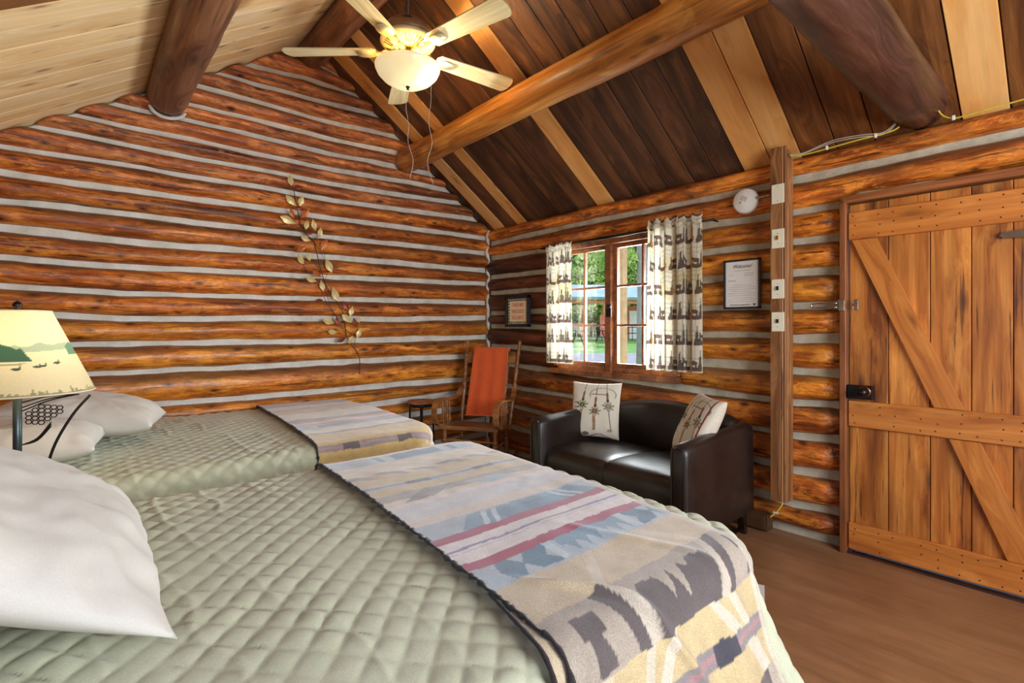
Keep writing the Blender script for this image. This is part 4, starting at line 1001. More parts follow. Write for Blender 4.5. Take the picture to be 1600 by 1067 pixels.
# stands on the seat leaning on the back: local x across, local y up
def stand(o, c, right, up):
    X = Vector(right).normalized(); Y = Vector(up).normalized(); Z = X.cross(Y).normalized(); Y = Z.cross(X)
    o.matrix_world = Matrix(((X.x, Y.x, Z.x, c[0]), (X.y, Y.y, Z.y, c[1]), (X.z, Y.z, Z.z, c[2]), (0, 0, 0, 1)))
stand(o, (2.84, 2.365, .672), (.42, -.9, 0), (.22, .10, .95)); tag(o, 'cream embroidered throw pillow at the left end of the sofa', 'pillow', 'embroidered pillows on the sofa')
o = pillow('throw_pillow', .38, .40, .15, M['pillow_print'], 24, lambda U, V: embroid(U, V, False, True), 110, sharp=.4, wrinkle=.002)
stand(o, (2.79, 1.545, .672), (-.65, -.76, -.02), (.085, -.171, .364)); tag(o, 'cream embroidered throw pillow slumped in the right arm of the sofa', 'pillow', 'embroidered pillows on the sofa')

# ------------------------------------------------------------------ rocking chair
rk = empty('rocking_chair', (2.51, 3.47, 0), math.atan2(-.854, .52)); tag(rk, 'old oak rocking chair with turned posts in the corner', 'chair')
def turned(name, p0, p1, r, parent, m=M['chair'], beads=(.2, .25, .3, .7, .75, .8), n=9, amp=.45, finial=False):
    p0, p1 = Vector(p0), Vector(p1); k = 40; pts = []; rad = []
    for i in range(k+1):
        f_ = i/k; pts.append(p0.lerp(p1, f_)); q = r*(.82+.25*math.sin(PI*f_))
        for b in beads: q += r*amp*math.exp(-((f_-b)/.014)**2)-r*.2*math.exp(-((f_-b-.025)/.012)**2)
        if finial and f_ > .95: q = r*(.55 if f_ < .965 else 1.15 if f_ < .99 else .6)
        rad.append(q)
    bm = bmesh.new(); tube(bm, pts, rad, n); return from_bm(name, bm, m, parent, True)
s_ = extr('seat', [(-.27, 0), (.27, 0), (.25, .44), (-.25, .44)], .03, M['chair'], rk); s_.location = (0, 0, .40); s_.rotation_euler = (math.radians(-5), 0, 0)
PB = lambda sx, z: Vector((sx*(.235+.03*(z-.36)/.77), .42+.22*(z-.36)/.77, z))
for sx in (-1, 1): turned('back_post', PB(sx, .34), PB(sx, 1.145), .0165, rk, beads=(.16, .2, .24, .42, .46, .5, .62, .66, .84), finial=True)
# crest rail and back slats
cr = extr('crest_rail', [(-.25, 0), (.25, 0), (.255, .10), (.15, .125), (0, .13), (-.15, .125), (-.255, .10)], .018, M['chair'], rk, axis='y')
c0 = PB(1, .95); cr.location = (0, c0.y, .93); cr.rotation_euler = (math.radians(-16), 0, 0)
lr = extr('lower_rail', [(-.235, 0), (.235, 0), (.235, .05), (-.235, .05)], .018, M['chair'], rk, axis='y'); lr.location = (0, PB(1, .5).y, .48); lr.rotation_euler = (math.radians(-16), 0, 0)
for i in range(7):
    x = -.17+i*.34/6; turned('back_spindle', (x, PB(1, .52).y, .52), (x, PB(1, .94).y, .94), .008, rk, beads=(.3, .5, .7), n=6)
for sx in (-1, 1):
    # bent hoop arm: rises from the back post, sweeps forward and curls down to the seat
    a = [(sx*.262, .50, .72), (sx*.268, .42, .64), (sx*.272, .30, .625), (sx*.275, .14, .64), (sx*.275, .03, .645), (sx*.275, -.045, .61), (sx*.275, -.065, .54), (sx*.275, -.04, .46), (sx*.272, .03, .425), (sx*.27, .1, .42)]
    bm = bmesh.new(); pt = spline(a, 5)
    # flat band
    rings = []
    for i, p in enumerate(pt):
        t = (pt[min(i+1, len(pt)-1)]-pt[max(i-1, 0)]).normalized(); nn = t.cross(Vector((1, 0, 0))).normalized(); wd = .022; td = .009
        rings.append([bm.verts.new(p+Vector((1, 0, 0))*a_*wd+nn*b_2*td) for a_, b_2 in ((-1, -1), (1, -1), (1, 1), (-1, 1))])
    for r0, r1 in zip(rings, rings[1:]):
        for j in range(4): bm.faces.new((r0[j], r0[(j+1) % 4], r1[(j+1) % 4], r1[j]))
    bm.faces.new(rings[0]); bm.faces.new(rings[-1]); from_bm('arm', bm, M['chair'], rk)
    for k in range(4): turned('arm_spindle', (sx*.265, .09+k*.045, .42), (sx*.272, .09+k*.045, .628), .0085, rk, beads=(.25, .5, .75), n=7, amp=.6)
    turned('leg', (sx*.24, .05, .06), (sx*.23, .05, .40), .02, rk, beads=(.2, .3, .4, .5, .6, .7), amp=.35); turned('leg', (sx*.22, .40, .055), (sx*.21, .38, .37), .018, rk, beads=(.3, .5, .7), amp=.3)
    rp = [(sx*.24, -.12, .06), (sx*.24, .05, .035), (sx*.235, .22, .018), (sx*.23, .42, .03), (sx*.225, .62, .075), (sx*.222, .68, .095)]
    bm = bmesh.new(); tube(bm, spline(rp, 5), .016, 6); from_bm('rocker', bm, M['chair'], rk, True)
turned('stretcher', (-.235, .05, .30), (.235, .05, .30), .011, rk, beads=(.3, .5, .7), n=7); turned('stretcher', (-.235, .05, .20), (.235, .05, .20), .011, rk, beads=(.3, .5, .7), n=7)
for sx in (-1, 1): turned('stretcher', (sx*.235, .05, .25), (sx*.215, .385, .25), .010, rk, n=7)
# orange throw hanging over the crest rail
wv = np.linspace(-.165, .165, 40); lv = np.linspace(0, 1, 90); Wv, Lv = np.meshgrid(wv, lv, indexing='ij')
prof = spline([(PB(1, .80).y+.045, .78), (PB(1, .95).y+.035, .95), (PB(1, 1.04).y+.022, 1.058), (PB(1, 1.06).y-.0, 1.075), (PB(1, 1.04).y-.03, 1.06), (PB(1, .9).y-.03, .9), (PB(1, .7).y-.032, .7), (PB(1, .5).y-.035, .5), (PB(1, .45).y-.035, .455)], 6) if False else None
ctrl = [(0, PB(1, .80).y+.05, .78), (0, PB(1, .95).y+.04, .96), (0, PB(1, 1.05).y+.022, 1.062), (0, PB(1, 1.06).y-.004, 1.078), (0, PB(1, 1.04).y-.03, 1.06), (0, PB(1, .9).y-.034, .9), (0, PB(1, .7).y-.038, .7), (0, PB(1, .5).y-.045, .5), (0, PB(1, .45).y-.05, .46)]
sp_ = spline(ctrl, 8); py = np.interp(lv, np.linspace(0, 1, len(sp_)), [p.y for p in sp_]); pz_ = np.interp(lv, np.linspace(0, 1, len(sp_)), [p.z for p in sp_])
fold = .006*np.sin(Wv*55+Lv*2)*np.clip(Lv*2-.7, 0, 1)+.004*vnoise(Wv, Lv, 12, 2, 4)
P = np.stack([Wv*(1+.1*Lv)-.0, py[None, :]-.006+fold, np.broadcast_to(pz_[None, :], Wv.shape)+.01*Wv], -1)
o = grid('throw_blanket', P, M['throw'], thick=.007); o.matrix_world = Matrix.Translation((2.51, 3.47, 0)) @ Matrix.Rotation(math.atan2(-.854, .52), 4, 'Z'); tag(o, 'orange throw draped over the back of the rocking chair', 'blanket')
tubeo('hem', [tuple(P[i, -3]+np.array([0, -.006, 0])) for i in range(0, 40, 3)], .0045, M['throw_edge'], o, 5); tubeo('hem', [tuple(P[-1, i]+np.array([0, -.003, 0])) for i in range(10, 90, 4)], .004, M['throw_edge'], o, 5)

# side stool
so = empty('side_stool', (2.38, 3.99, 0)); tag(so, 'small round wood topped stool with black metal legs beside the rocker', 'stool')
latheo('seat', [(.001, .585), (.118, .585), (.124, .59), (.124, .605), (.118, .61), (.001, .61)], M['stool'], so, 32)
latheo('apron', [(.108, .56), (.112, .56), (.112, .585), (.108, .585)], M['black'], so, 32, cap=False)
for k in range(4):
    a = PI/4+k*PI/2+.3; bm = bmesh.new(); tube(bm, [(.1*math.cos(a), .1*math.sin(a), .58), (.115*math.cos(a), .115*math.sin(a), 0)], .010, 4); from_bm('leg', bm, M['black'], so)
bm = bmesh.new(); tube(bm, [(.107*math.cos(t*PI/12), .107*math.sin(t*PI/12), .2) for t in range(25)], .006, 5, cap=False); from_bm('ring', bm, M['black'], so)

# ------------------------------------------------------------------ ceiling fan
fx, fy = FAN; ZB = 2.885
fan = empty('ceiling_fan', (fx, fy, 2.66)); tag(fan, 'cream five blade ceiling fan with a lit glass bowl', 'fan')
z_ = lambda z: z-2.66
latheo('canopy', [(.001, z_(3.46)), (.07, z_(3.46)), (.065, z_(3.42)), (.03, z_(3.38)), (.001, z_(3.38))], M['housing_brown'], fan, 24)
latheo('downrod', [(.011, z_(3.04)), (.011, z_(3.4))], plain('dark rod', srgb(80, 66, 56), .4, .5), fan, 12)
latheo('upper_housing', [(.02, z_(3.075)), (.05, z_(3.07)), (.115, z_(3.04)), (.15, z_(3.0)), (.158, z_(2.97)), (.15, z_(2.955))], M['housing_brown'], fan, 40)
for s in (-1, 1):
    a = -PI/2-.52; q = bmesh.new(); tube(q, [(.012*math.cos(t*PI/6), 0, .008*math.sin(t*PI/6)) for t in range(13)], .002, 4, cap=False); o = from_bm('emblem_ring', q, M['bronze'], fan)
    o.location = (.142*math.cos(a+s*.07), .142*math.sin(a+s*.07), z_(3.012)); o.rotation_euler = (math.radians(-35), 0, a+PI/2)
latheo('motor_housing', [(.15, z_(2.958)), (.158, z_(2.95)), (.16, z_(2.935)), (.135, z_(2.915)), (.09, z_(2.90)), (.06, z_(2.897)), (.001, z_(2.897))], M['cream_metal'], fan, 48, cap=False)
bm = bmesh.new()
for k in range(40):
    if k % 8 in (6, 7): continue
    a = 2*PI*k/40+.35
    box(bm, (0, 0, 0), (.052, .0075, .004), 0, rot=None)
    vs = list(bm.verts)[-8:]
    bmesh.ops.rotate(bm, cent=(0, 0, 0), matrix=Matrix.Rotation(-math.radians(19), 3, 'Y'), verts=vs)
    bmesh.ops.translate(bm, vec=(.115, 0, z_(2.9055)), verts=vs); bmesh.ops.rotate(bm, cent=(0, 0, 0), matrix=Matrix.Rotation(a, 3, 'Z'), verts=vs)
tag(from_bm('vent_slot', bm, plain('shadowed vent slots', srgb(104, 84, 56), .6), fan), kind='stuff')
latheo('brass_collar', [(.055, z_(2.90)), (.058, z_(2.885)), (.05, z_(2.875)), (.052, z_(2.855)), (.058, z_(2.845)), (.05, z_(2.84))], M['brass'], fan, 32)
latheo('light_fitter', [(.04, z_(2.845)), (.075, z_(2.835)), (.085, z_(2.81)), (.07, z_(2.80)), (.03, z_(2.80))], M['cream_metal'], fan, 32)
# bowl open at the top
bp_ = [(.0, -.115), (.05, -.112), (.10, -.098), (.145, -.072), (.175, -.04), (.188, -.012), (.19, 0), (.185, 0), (.182, -.012), (.168, -.037), (.14, -.066), (.097, -.091), (.05, -.105), (.001, -.108)]
bo = latheo('glass_bowl', [(max(r, .001), z) for r, z in bp_], M['bowl'], fan, 48, (0, 0, z_(2.795)), cap=False)
latheo('finial', [(.001, z_(2.66)), (.008, z_(2.664)), (.006, z_(2.67)), (.012, z_(2.677)), (.012, z_(2.684)), (.001, z_(2.684))], M['bronze'], fan, 12)
latheo('centre_rod', [(.004, z_(2.68)), (.004, z_(2.81))], M['brass'], fan, 6)
def blade(ang):
    r = empty('blade_arm', (0, 0, z_(ZB))); r.parent = fan; r.rotation_euler = (0, 0, ang)
    C.objects.unlink(r); bpy.data.objects.remove(r)
    # iron as part, blade as part, both under the fan
    out = []
    pts = spline([(.05, 0, 0), (.09, 0, -.006), (.13, 0, -.02), (.17, 0, -.012), (.21, 0, 0)], 4)
    bm = bmesh.new(); tube(bm, pts, [.013+.004*math.sin(i*.7) for i in range(len(pts))], 8)
    # scroll ring
    tube(bm, [(.13+.026*math.cos(t*PI/8), 0, -.016+.026*math.sin(t*PI/8)) for t in range(17)], .006, 6, cap=False)
    # plate under the blade
    n = 14; top = [bm.verts.new((.19+.11*(1-math.cos(PI*i/(n-1)))/2, .042*max(0.0, math.sin(PI*i/(n-1)))**.6, -.004)) for i in range(n)]
    bot = [bm.verts.new((v.co.x, -v.co.y, -.004)) for v in top[1:-1]]
    f = bm.faces.new(top+bot[::-1]); g = bmesh.ops.extrude_face_region(bm, geom=[f]); bmesh.ops.translate(bm, vec=(0, 0, -.006), verts=[v for v in g['geom'] if isinstance(v, bmesh.types.BMVert)])
    o1 = from_bm('blade_iron', bm, M['cream_metal'], fan, True); o1.location = (0, 0, z_(ZB)); o1.rotation_euler = (0, 0, ang)
    L0, L1 = .185, .725; w0, w1 = .052, .070; out = []
    for i in range(9): a = -PI/2+PI*i/8; out.append((L1-.025+.035*math.cos(a)*1.0, (w1)*math.sin(a) if abs(math.sin(a)) < .99 else w1*math.sin(a)))
    pl = [(L0+.02, -w0)]+[(L0+(L1-.03-L0)*k/5, -(w0+(w1-w0)*k/5)) for k in range(1, 5)]+out+[(L0+(L1-.03-L0)*k/5, (w0+(w1-w0)*k/5)) for k in range(4, 0, -1)]+[(L0+.02, w0), (L0, w0*.5), (L0, -w0*.5)]
    o2 = extr('blade', pl, .007, M['blade'], fan); o2.location = (0, 0, z_(ZB)+.0); o2.rotation_euler = (math.radians(-11), 0, ang)
    o2.rotation_mode = 'XYZ'
    o2.matrix_local = Matrix.Translation((0, 0, z_(ZB))) @ Matrix.Rotation(ang, 4, 'Z') @ Matrix.Rotation(math.radians(-11), 4, 'X')
for k in range(5): blade(math.radians(138.5-72*k))
for (dx, dy, L, pts2) in ((.0, -.02, .52, [(-.03, .0), (.0, .01), (-.02, -.01), (.03, .0), (.01, .01)]), (.09, -.11, .60, [(0, 0), (-.02, .0), (.01, 0), (-.03, 0), (.02, 0)])):
    zt = 2.66 if dx == 0 else 2.70; P2 = [(dx, dy, z_(zt))]
    for i, (a, b) in enumerate(pts2): P2.append((dx+a*.8, dy+b, z_(zt)-L*(i+1)/5))
    tubeo('pull_cord', spline(P2, 5), .0014, M['cable_white'], fan, 5)

# ------------------------------------------------------------------ wall things
# smoke detector
c = onX(1164, 314, 3.265)
sd = empty('smoke_detector', (R_-.01, c[1], c[2]-.0)); tag(sd, 'round white smoke detector high on the log wall', 'smoke detector')
g = latheo('body', [(.001, .001), (.078, .001), (.081, .006), (.077, .03), (.066, .038), (.001, .042)], M['white_plastic'], sd, 40); g.matrix_local = Matrix.Rotation(-PI/2, 4, 'Y')
for k in range(5): boxo('vent_slot', (-.0415, .0+.012*(k-2)*.6, .012+.004*(k-2)), (.003, .003, .03), M['grey_plastic'], sd, 0, rot=Matrix.Rotation(.5, 3, 'X'))
g = latheo('test_button', [(.001, 0), (.008, 0), (.007, .004), (.001, .005)], M['grey_plastic'], sd, 12); g.matrix_local = Matrix.Translation((-.039, .02, -.01)) @ Matrix.Rotation(-PI/2, 4, 'Y')
cd = tubeo('conduit_stub', [(3.262, c[1]-.05, c[2]+.005), (3.262, 1.30, c[2]+.006)], .009, M['steel']); tag(cd, 'short bare metal conduit between smoke detector and grooved board', 'pipe')
def text(s, size, loc, rot, m, name='lettering', parent=None, ext=.0006, shear=0, align='CENTER', sx=1):
    cu = bpy.data.curves.new(name, 'FONT'); cu.body = s; cu.size = size; cu.extrude = ext; cu.align_x = align; cu.shear = shear
    t = bpy.data.objects.new(name, cu); C.objects.link(t); dg = bpy.context.evaluated_depsgraph_get(); dg.update()
    me = bpy.data.meshes.new_from_object(t.evaluated_get(dg)); C.objects.unlink(t); bpy.data.objects.remove(t)
    o = link(name, me, None, parent); me.materials.clear(); me.materials.append(m)
    o.matrix_local = Matrix.Translation(loc) @ rot @ Matrix.Diagonal((sx, 1, 1, 1)); return o
RW = Matrix(((0, 0, -1, 0), (-1, 0, 0, 0), (0, 1, 0, 0), (0, 0, 0, 1)))     # text facing -x: right = -y, up = z
# welcome sheet
a = onX(1131.5, 409, 3.265); b = onX(1189, 478, 3.265); cy_, cz_ = (a[1]+b[1])/2, (a[2]+b[2])/2-.005; W_, H_ = a[1]-b[1], .318
we = empty('welcome_sheet', (3.262, cy_, cz_)); tag(we, 'white printed welcome sheet in a thin black frame', 'picture')
boxo('sheet', (.004, 0, 0), (.004, W_-.02, H_-.02), M['paper'], we, 0)
for nm, c_, s_2 in (('frame_side', (0, W_/2-.006, 0), (.018, .012, H_)), ('frame_side', (0, -W_/2+.006, 0), (.018, .012, H_)), ('frame_side', (0, 0, H_/2-.006), (.018, W_, .012)), ('frame_side', (0, 0, -H_/2+.006), (.018, W_, .012))): boxo(nm, c_, s_2, M['black_frame'], we, .001)
text('Welcome!', .034, (.0015, 0, H_/2-.055), RW, M['ink'], parent=we, shear=.4, sx=.85)
bm = bmesh.new()
def ln(y, z, w_, h_=.0025): box(bm, (.0016, y, z), (.0006, w_, h_))
ln(0, H_/2-.072, .11); ln(-.045, H_/2-.092, .06); ln(.07, H_/2-.10, .03); ln(-.045, H_/2-.105, .06); ln(.065, H_/2-.135, .05, .004)
for k in range(9): ln(.0+random.uniform(-.004, .004), H_/2-.165-k*.0135, .17 if k % 3 else .12, .0018)
ln(.065, -.06, .05, .002)
from_bm('printed_lines', bm, M['ink_light'], we)
text('Thank you for staying with us', .0125, (.0015, .012, -H_/2+.022), RW, M['ink'], parent=we, sx=.9)
ht = extr('heart', [(0, -.008), (.008, .001), (.007, .006), (.003, .007), (0, .004), (-.003, .007), (-.007, .006), (-.008, .001)], .0006, M['ink'], we); ht.matrix_local = Matrix.Translation((.0015, -.078, -H_/2+.026)) @ RW
# quote sign
a = onX(788.5, 464, 3.25); b = onX(829, 510, 3.25); cy_, cz_ = (a[1]+b[1])/2-.0, (a[2]+b[2])/2-.0; W_, H_ = .345, .30
qs = empty('quote_sign', (3.255, cy_, cz_)); tag(qs, 'small square sign with orange words and a checked border', 'sign')
boxo('backing', (.008, 0, 0), (.006, W_-.02, H_-.02), M['check_dark'], qs, 0)
for c_, s_2 in (((0, W_/2-.011, 0), (.03, .022, H_)), ((0, -W_/2+.011, 0), (.03, .022, H_)), ((0, 0, H_/2-.011), (.03, W_, .022)), ((0, 0, -H_/2+.011), (.03, W_, .022))): boxo('frame_side', c_, s_2, M['black_frame'], qs, .001)
bm = bmesh.new(); iw, ih = W_-.044, H_-.044; nc = 10; st = iw/nc/1.0; nr = 9; sr = ih/nr
for i in range(nc):
    for j in range(nr):
        if 0 < i < nc-1 and 0 < j < nr-1: continue
        box(bm, (.0045, -iw/2+(i+.5)*st-.0, -ih/2+(j+.5)*sr), (.001, st*(.62), sr*.62))
from_bm('checked_border', bm, M['check_light'], qs)
boxo('card', (.003, 0, 0), (.004, iw-2*st, ih-2*sr), M['cream_card'], qs, 0)
for k, s in enumerate(('THESE ARE', 'THE GOOD', 'OLD DAYS')): text(s, .050, (-.0005, 0, .046-k*.062), RW, M['orange_ink'], parent=qs, sx=.68, ext=.0004)
# metal vine
vn = empty('vine_wall_art', (1.89, D_-.03, .86)); tag(vn, 'metal vine wall art with gold and copper leaves on the log wall', 'wall art')
def vp(x, y, off=.03): p = onY(430+x/3.14, 260+y/3.14, D_-off); return (p[0]-1.89, p[1]-D_+.03, p[2]-.86)
stems = [[(415, 1020), (412, 930), (385, 890), (350, 830), (338, 740), (320, 690), (285, 640), (250, 585), (225, 510), (205, 430), (190, 370), (150, 330), (125, 285), (110, 220), (100, 170), (90, 110), (75, 75)],
 [(412, 930), (390, 880), (400, 820), (408, 760)], [(350, 830), (290, 720), (262, 660), (245, 570), (258, 520), (262, 490)], [(225, 510), (190, 470), (165, 445)], [(190, 370), (225, 420), (245, 470), (238, 400), (235, 370)],
 [(338, 740), (310, 740), (265, 690), (230, 620), (215, 580), (180, 560)], [(150, 330), (110, 300), (85, 265), (65, 262)], [(125, 285), (160, 310), (195, 350), (220, 330)], [(160, 515), (130, 470), (122, 455)], [(350, 830), (320, 820), (280, 812)], [(345, 800), (390, 830), (410, 818)]]
for i, s in enumerate(stems): tubeo('stem', spline([vp(x, y, .03+.012*math.sin(k*1.7+i)) for k, (x, y) in enumerate(s)], 4), .0035 if i == 0 else .002, M['stem'], vn, 5)
lvs = [(75, 67, 95, 20, 'g'), (78, 168, -45, 24, 'g'), (128, 168, 75, 20, 'g'), (82, 230, 110, 18, 'c'), (147, 230, 50, 22, 'c'), (63, 263, -20, 27, 'g'), (154, 285, 80, 18, 'g'), (190, 286, 110, 20, 'g'), (221, 323, 90, 18, 'g'), (150, 356, -10, 19, 'g'), (242, 380, 60, 24, 'c'), (128, 405, 40, 20, 'c'), (124, 455, 115, 20, 'g'), (165, 443, 110, 16, 'g'), (263, 485, 110, 27, 'g'), (205, 528, -30, 20, 'c'), (177, 555, -20, 20, 'g'), (230, 584, 100, 20, 'g'), (294, 626, 105, 27, 'g'), (217, 658, 10, 14, 'r'), (345, 684, 120, 21, 'r'), (374, 709, 75, 20, 'g'), (352, 747, -40, 24, 'g'), (305, 758, 100, 18, 'r'), (262, 760, -15, 24, 'g'), (390, 765, 110, 18, 'r'), (411, 750, 90, 14, 'g'), (282, 812, -5, 19, 'g'), (411, 818, 70, 20, 'g'), (327, 849, 30, 18, 'r'), (372, 849, 70, 17, 'g'), (118, 205, 0, 15, 'r'), (115, 103, 10, 16, 'r'), (170, 325, 10, 15, 'r')]
for x, y, an, ln_, c_ in lvs:
    L = ln_*2/3.14*4.9/795*.6; bm = bmesh.new(); t = []
    prof = [0, .55, .95, 1, .75, .35, 0]; cen = [bm.verts.new((-L+2*L*i/6, 0, .003+.004*math.sin(PI*i/6))) for i in range(7)]
    up = [bm.verts.new((-L+2*L*i/6, prof[i]*L*.48, 0)) for i in range(1, 6)]; dn = [bm.verts.new((-L+2*L*i/6, -prof[i]*L*.48, 0)) for i in range(1, 6)]
    for side in (up, dn):
        S = [cen[0]]+side+[cen[-1]]
        for i in range(6):
            f = [cen[i], cen[i+1], S[i+1], S[i]]; f = [v for k, v in enumerate(f) if v not in f[:k]]
            if len(f) > 2: bm.faces.new(f)
    o = from_bm('leaf', bm, M[{'g': 'leaf_gold', 'c': 'leaf_copper', 'r': 'leaf_red'}[c_]], vn)
    md = o.modifiers.new('t', 'SOLIDIFY'); md.thickness = .0012
    a_ = math.radians(an); X = Vector((math.cos(a_), -.25*math.sin(x), math.sin(a_))).normalized(); Z = Vector((0, -1, 0)); Y = Z.cross(X).normalized(); Z = X.cross(Y); p = vp(x, y, .045)
    o.matrix_local = Matrix(((X.x, Y.x, Z.x, p[0]), (X.y, Y.y, Z.y, p[1]), (X.z, Y.z, Z.z, p[2]), (0, 0, 0, 1)))
# curtain rod and curtains
rod = empty('curtain_rod', (3.20, 2.5, 1.975)); tag(rod, 'thin dark curtain rod above the window', 'curtain rod')
tubeo('rod', [(0, -.84, 0), (0, .80, 0)], .008, M['black'], rod, 8); tubeo('inner_rod', [(0, -.2, -.0), (0, .35, -.0)], .011, M['black'], rod, 8)
for s in (-.82, .79): tubeo('bracket', [(0, s, 0), (.085, s, 0)], .006, M['black'], rod, 6)
def motif(S, T):
    """S across (m), T up (m): curtain print"""
    c = np.empty(S.shape+(3,)); c[:] = lin((222, 212, 190))
    def p(m, k, f=.9): c[:] = np.where(m[..., None], c*(1-f)+lin(k)*f, c)
    ya = vnoise(S, T, 9, 2, 2); p(ya > .5, (206, 186, 120), .5)
    p(((S*1000) % 27 < 2.2) | ((T*1000) % 31 < 2.2), (120, 116, 92), .55)
    p(((S*1000+9) % 41 < 1.8), (120, 116, 92), .4)
    cw, ch = .122, .172
    row = np.floor(T/ch); ci = np.floor((S+(row % 2)*.06)/cw); sx = ((S+(row % 2)*.06)/cw % 1); ty = (T/ch % 1); hsh = (ci*7+row*3) % 4
    brown = (74, 46, 42)
    ok = (hsh != 9)
    p(ok & (ty > .07) & (ty < .23) & (sx > .08) & (sx < .95) & (np.abs(np.sin(sx*60)) > .04), brown)
    g = .22
    def tree(x0, h, w_, cond=True):
        d = np.abs(sx-x0); hh2 = (ty-g)/h; jag = .75+.25*np.abs(np.sin(hh2*14)); p(ok & cond & (hh2 > 0) & (hh2 < 1) & (d < w_*(1-hh2)*jag+.008), (60, 52, 46))
    tree(.2, .62, .085); tree(.33, .42, .065, hsh < 3); tree(.86, .66, .085, hsh != 1); tree(.70, .40, .06, hsh == 3)
    # animal: body, head, legs
    a1 = (hsh % 2 == 0) | (hsh == 1)
    bx = .58
    p(ok & a1 & (np.hypot((sx-bx)/.17, (ty-g-.17)/.085) < 1), (84, 54, 46)); p(ok & a1 & (np.hypot((sx-bx+.17)/.07, (ty-g-.2)/.055) < 1), (84, 54, 46))
    for lx in (-.12, -.07, .08, .13): p(ok & a1 & (np.abs(sx-bx-lx) < .017) & (ty > g) & (ty < g+.14), (84, 54, 46))
    p(ok & (hsh == 1) & (np.abs(sx-bx+.2) < .05) & (ty > g+.25) & (ty < g+.33) & (np.abs(np.sin(sx*120)) > .4), (84, 54, 46))
    p((hsh == 3) & (np.hypot((sx-.98)/.12, (ty-.22)/.1) < 1), (196, 112, 70), .8)
    return c
def curtain(y0, y1, full, lab, zt0, zt1, seed, nf):
    n = int(full/.0045); m_ = int(1.06/.0045); s = np.linspace(0, 1, n); t = np.linspace(0, 1, m_); Sg, Tg = np.meshgrid(s, t, indexing='ij')
    ph = Sg*nf*2*PI+1.1*np.sin(Sg*5+seed)+.5*Tg
    amp = .010+.009*(1-Tg)
    X = 3.19+amp*np.sin(ph)+.008*vnoise(Sg*3, Tg, 1, 2, seed)-.0; Y = y0+(y1-y0)*Sg+.010*np.sin(ph*2+seed)+.015*(1-Tg)*vnoise(Sg, Tg*0, 3, 1, seed)
    ztop_ = zt0+(zt1-zt0)*s[:, None]+.01*np.sin(s[:, None]*nf*2*PI*1.5); Z = .955+(ztop_-.955)*Tg
    # gathered rod pocket
    pk = np.exp(-((Tg-.955)/.012)**2); X = X-.012*pk-.004
    o = grid('curtain', np.stack([X, Y, Z], -1), M['curtain'], cols=motif(Sg*full, Tg*1.06)); tag(o, lab, 'curtain', 'bear and pine print curtains'); return o
curtain(3.24, 2.90, .52, 'narrow gathered woodland print curtain left of the window', 1.995, 2.0, 2, 3.4)
curtain(2.165, 1.735, .62, 'wider woodland print curtain covering the right side of the window', 2.04, 2.035, 5, 4.2)
# cables on the eave
cab = empty('eave_cable', (3.2, 0, 2.3)); tag(cab, 'yellow cable with white wires clipped along the wall top', 'cable')
def cp(pts): return spline([tuple(np.array(onX(u, v, x))-np.array((3.2, 0, 2.3))) for u, v, x in pts], 5)
tubeo('yellow_cable', cp([(1233, 243, 3.2), (1250, 243, 3.2), (1290, 233, 3.2), (1340, 219, 3.2), (1390, 206, 3.2), (1405, 198, 3.2)]), .0042, M['cable_yellow'], cab, 6)
tubeo('yellow_cable', cp([(1463, 168, 3.2), (1472, 180, 3.2), (1485, 184.5, 3.2), (1500, 183, 3.2), (1550, 169, 3.2), (1600, 155, 3.2), (1680, 132, 3.2)]), .0042, M['cable_yellow'], cab, 6)
for k in (0, 3): tubeo('white_wire', cp([(1233, 242-k*.3, 3.205), (1255, 240-k*.3, 3.2), (1300, 223-k, 3.2), (1345, 214-k, 3.2), (1380, 210-k, 3.2), (1400, 194-k, 3.2)]), .003, M['cable_white'], cab, 5)
for u, v in ((1292, 231), (1368, 212), (1490, 184)):
    p = onX(u, v, 3.198); boxo('cable_clip', (p[0]-3.2, p[1], p[2]-2.3), (.012, .012, .022), M['white_plastic'], cab, .002)
# cord under the post
ct = empty('yellow_cord', (3.2, 1.25, .22)); tag(ct, 'short yellow cord hanging out below the grooved board', 'cable')
def cq(u, v, x=3.24): p = onX(u, v, x); return (p[0]-3.2, p[1]-1.25, p[2]-.22)
tubeo('cord', spline([cq(1223, 778), cq(1222, 788), cq(1214, 799), cq(1203, 808)], 5), .005, M['cable_yellow'], ct, 6)
boxo('zip_tie', cq(1212, 801, 3.235), (.01, .03, .008), M['white_plastic'], ct, .001)
# wall register
vt = empty('wall_register', (3.243, 1.40, 0)); tag(vt, 'low brown floor register box behind the sofa corner', 'vent')
boxo('register_box', (.02, .07, .06), (.08, .28, .10), M['duct'], vt, .003); boxo('register_face', (-.024, .07, .06), (.006, .25, .085), M['duct'], vt, .002)
for k in range(4): boxo('louvre', (-.029, .07, .03+k*.018), (.005, .23, .004), M['duct'], vt, 0)
# paper by the bed
pr = boxo('floor_card', (1.98, 1.0, .30) if False else (2.45, 1.09, .004), (.16, .12, .004), M['paper'], bevel=0); tag(pr, 'white card lying on the floor beside the nearest bed', 'card'); pr.rotation_euler = (0, 0, .4)

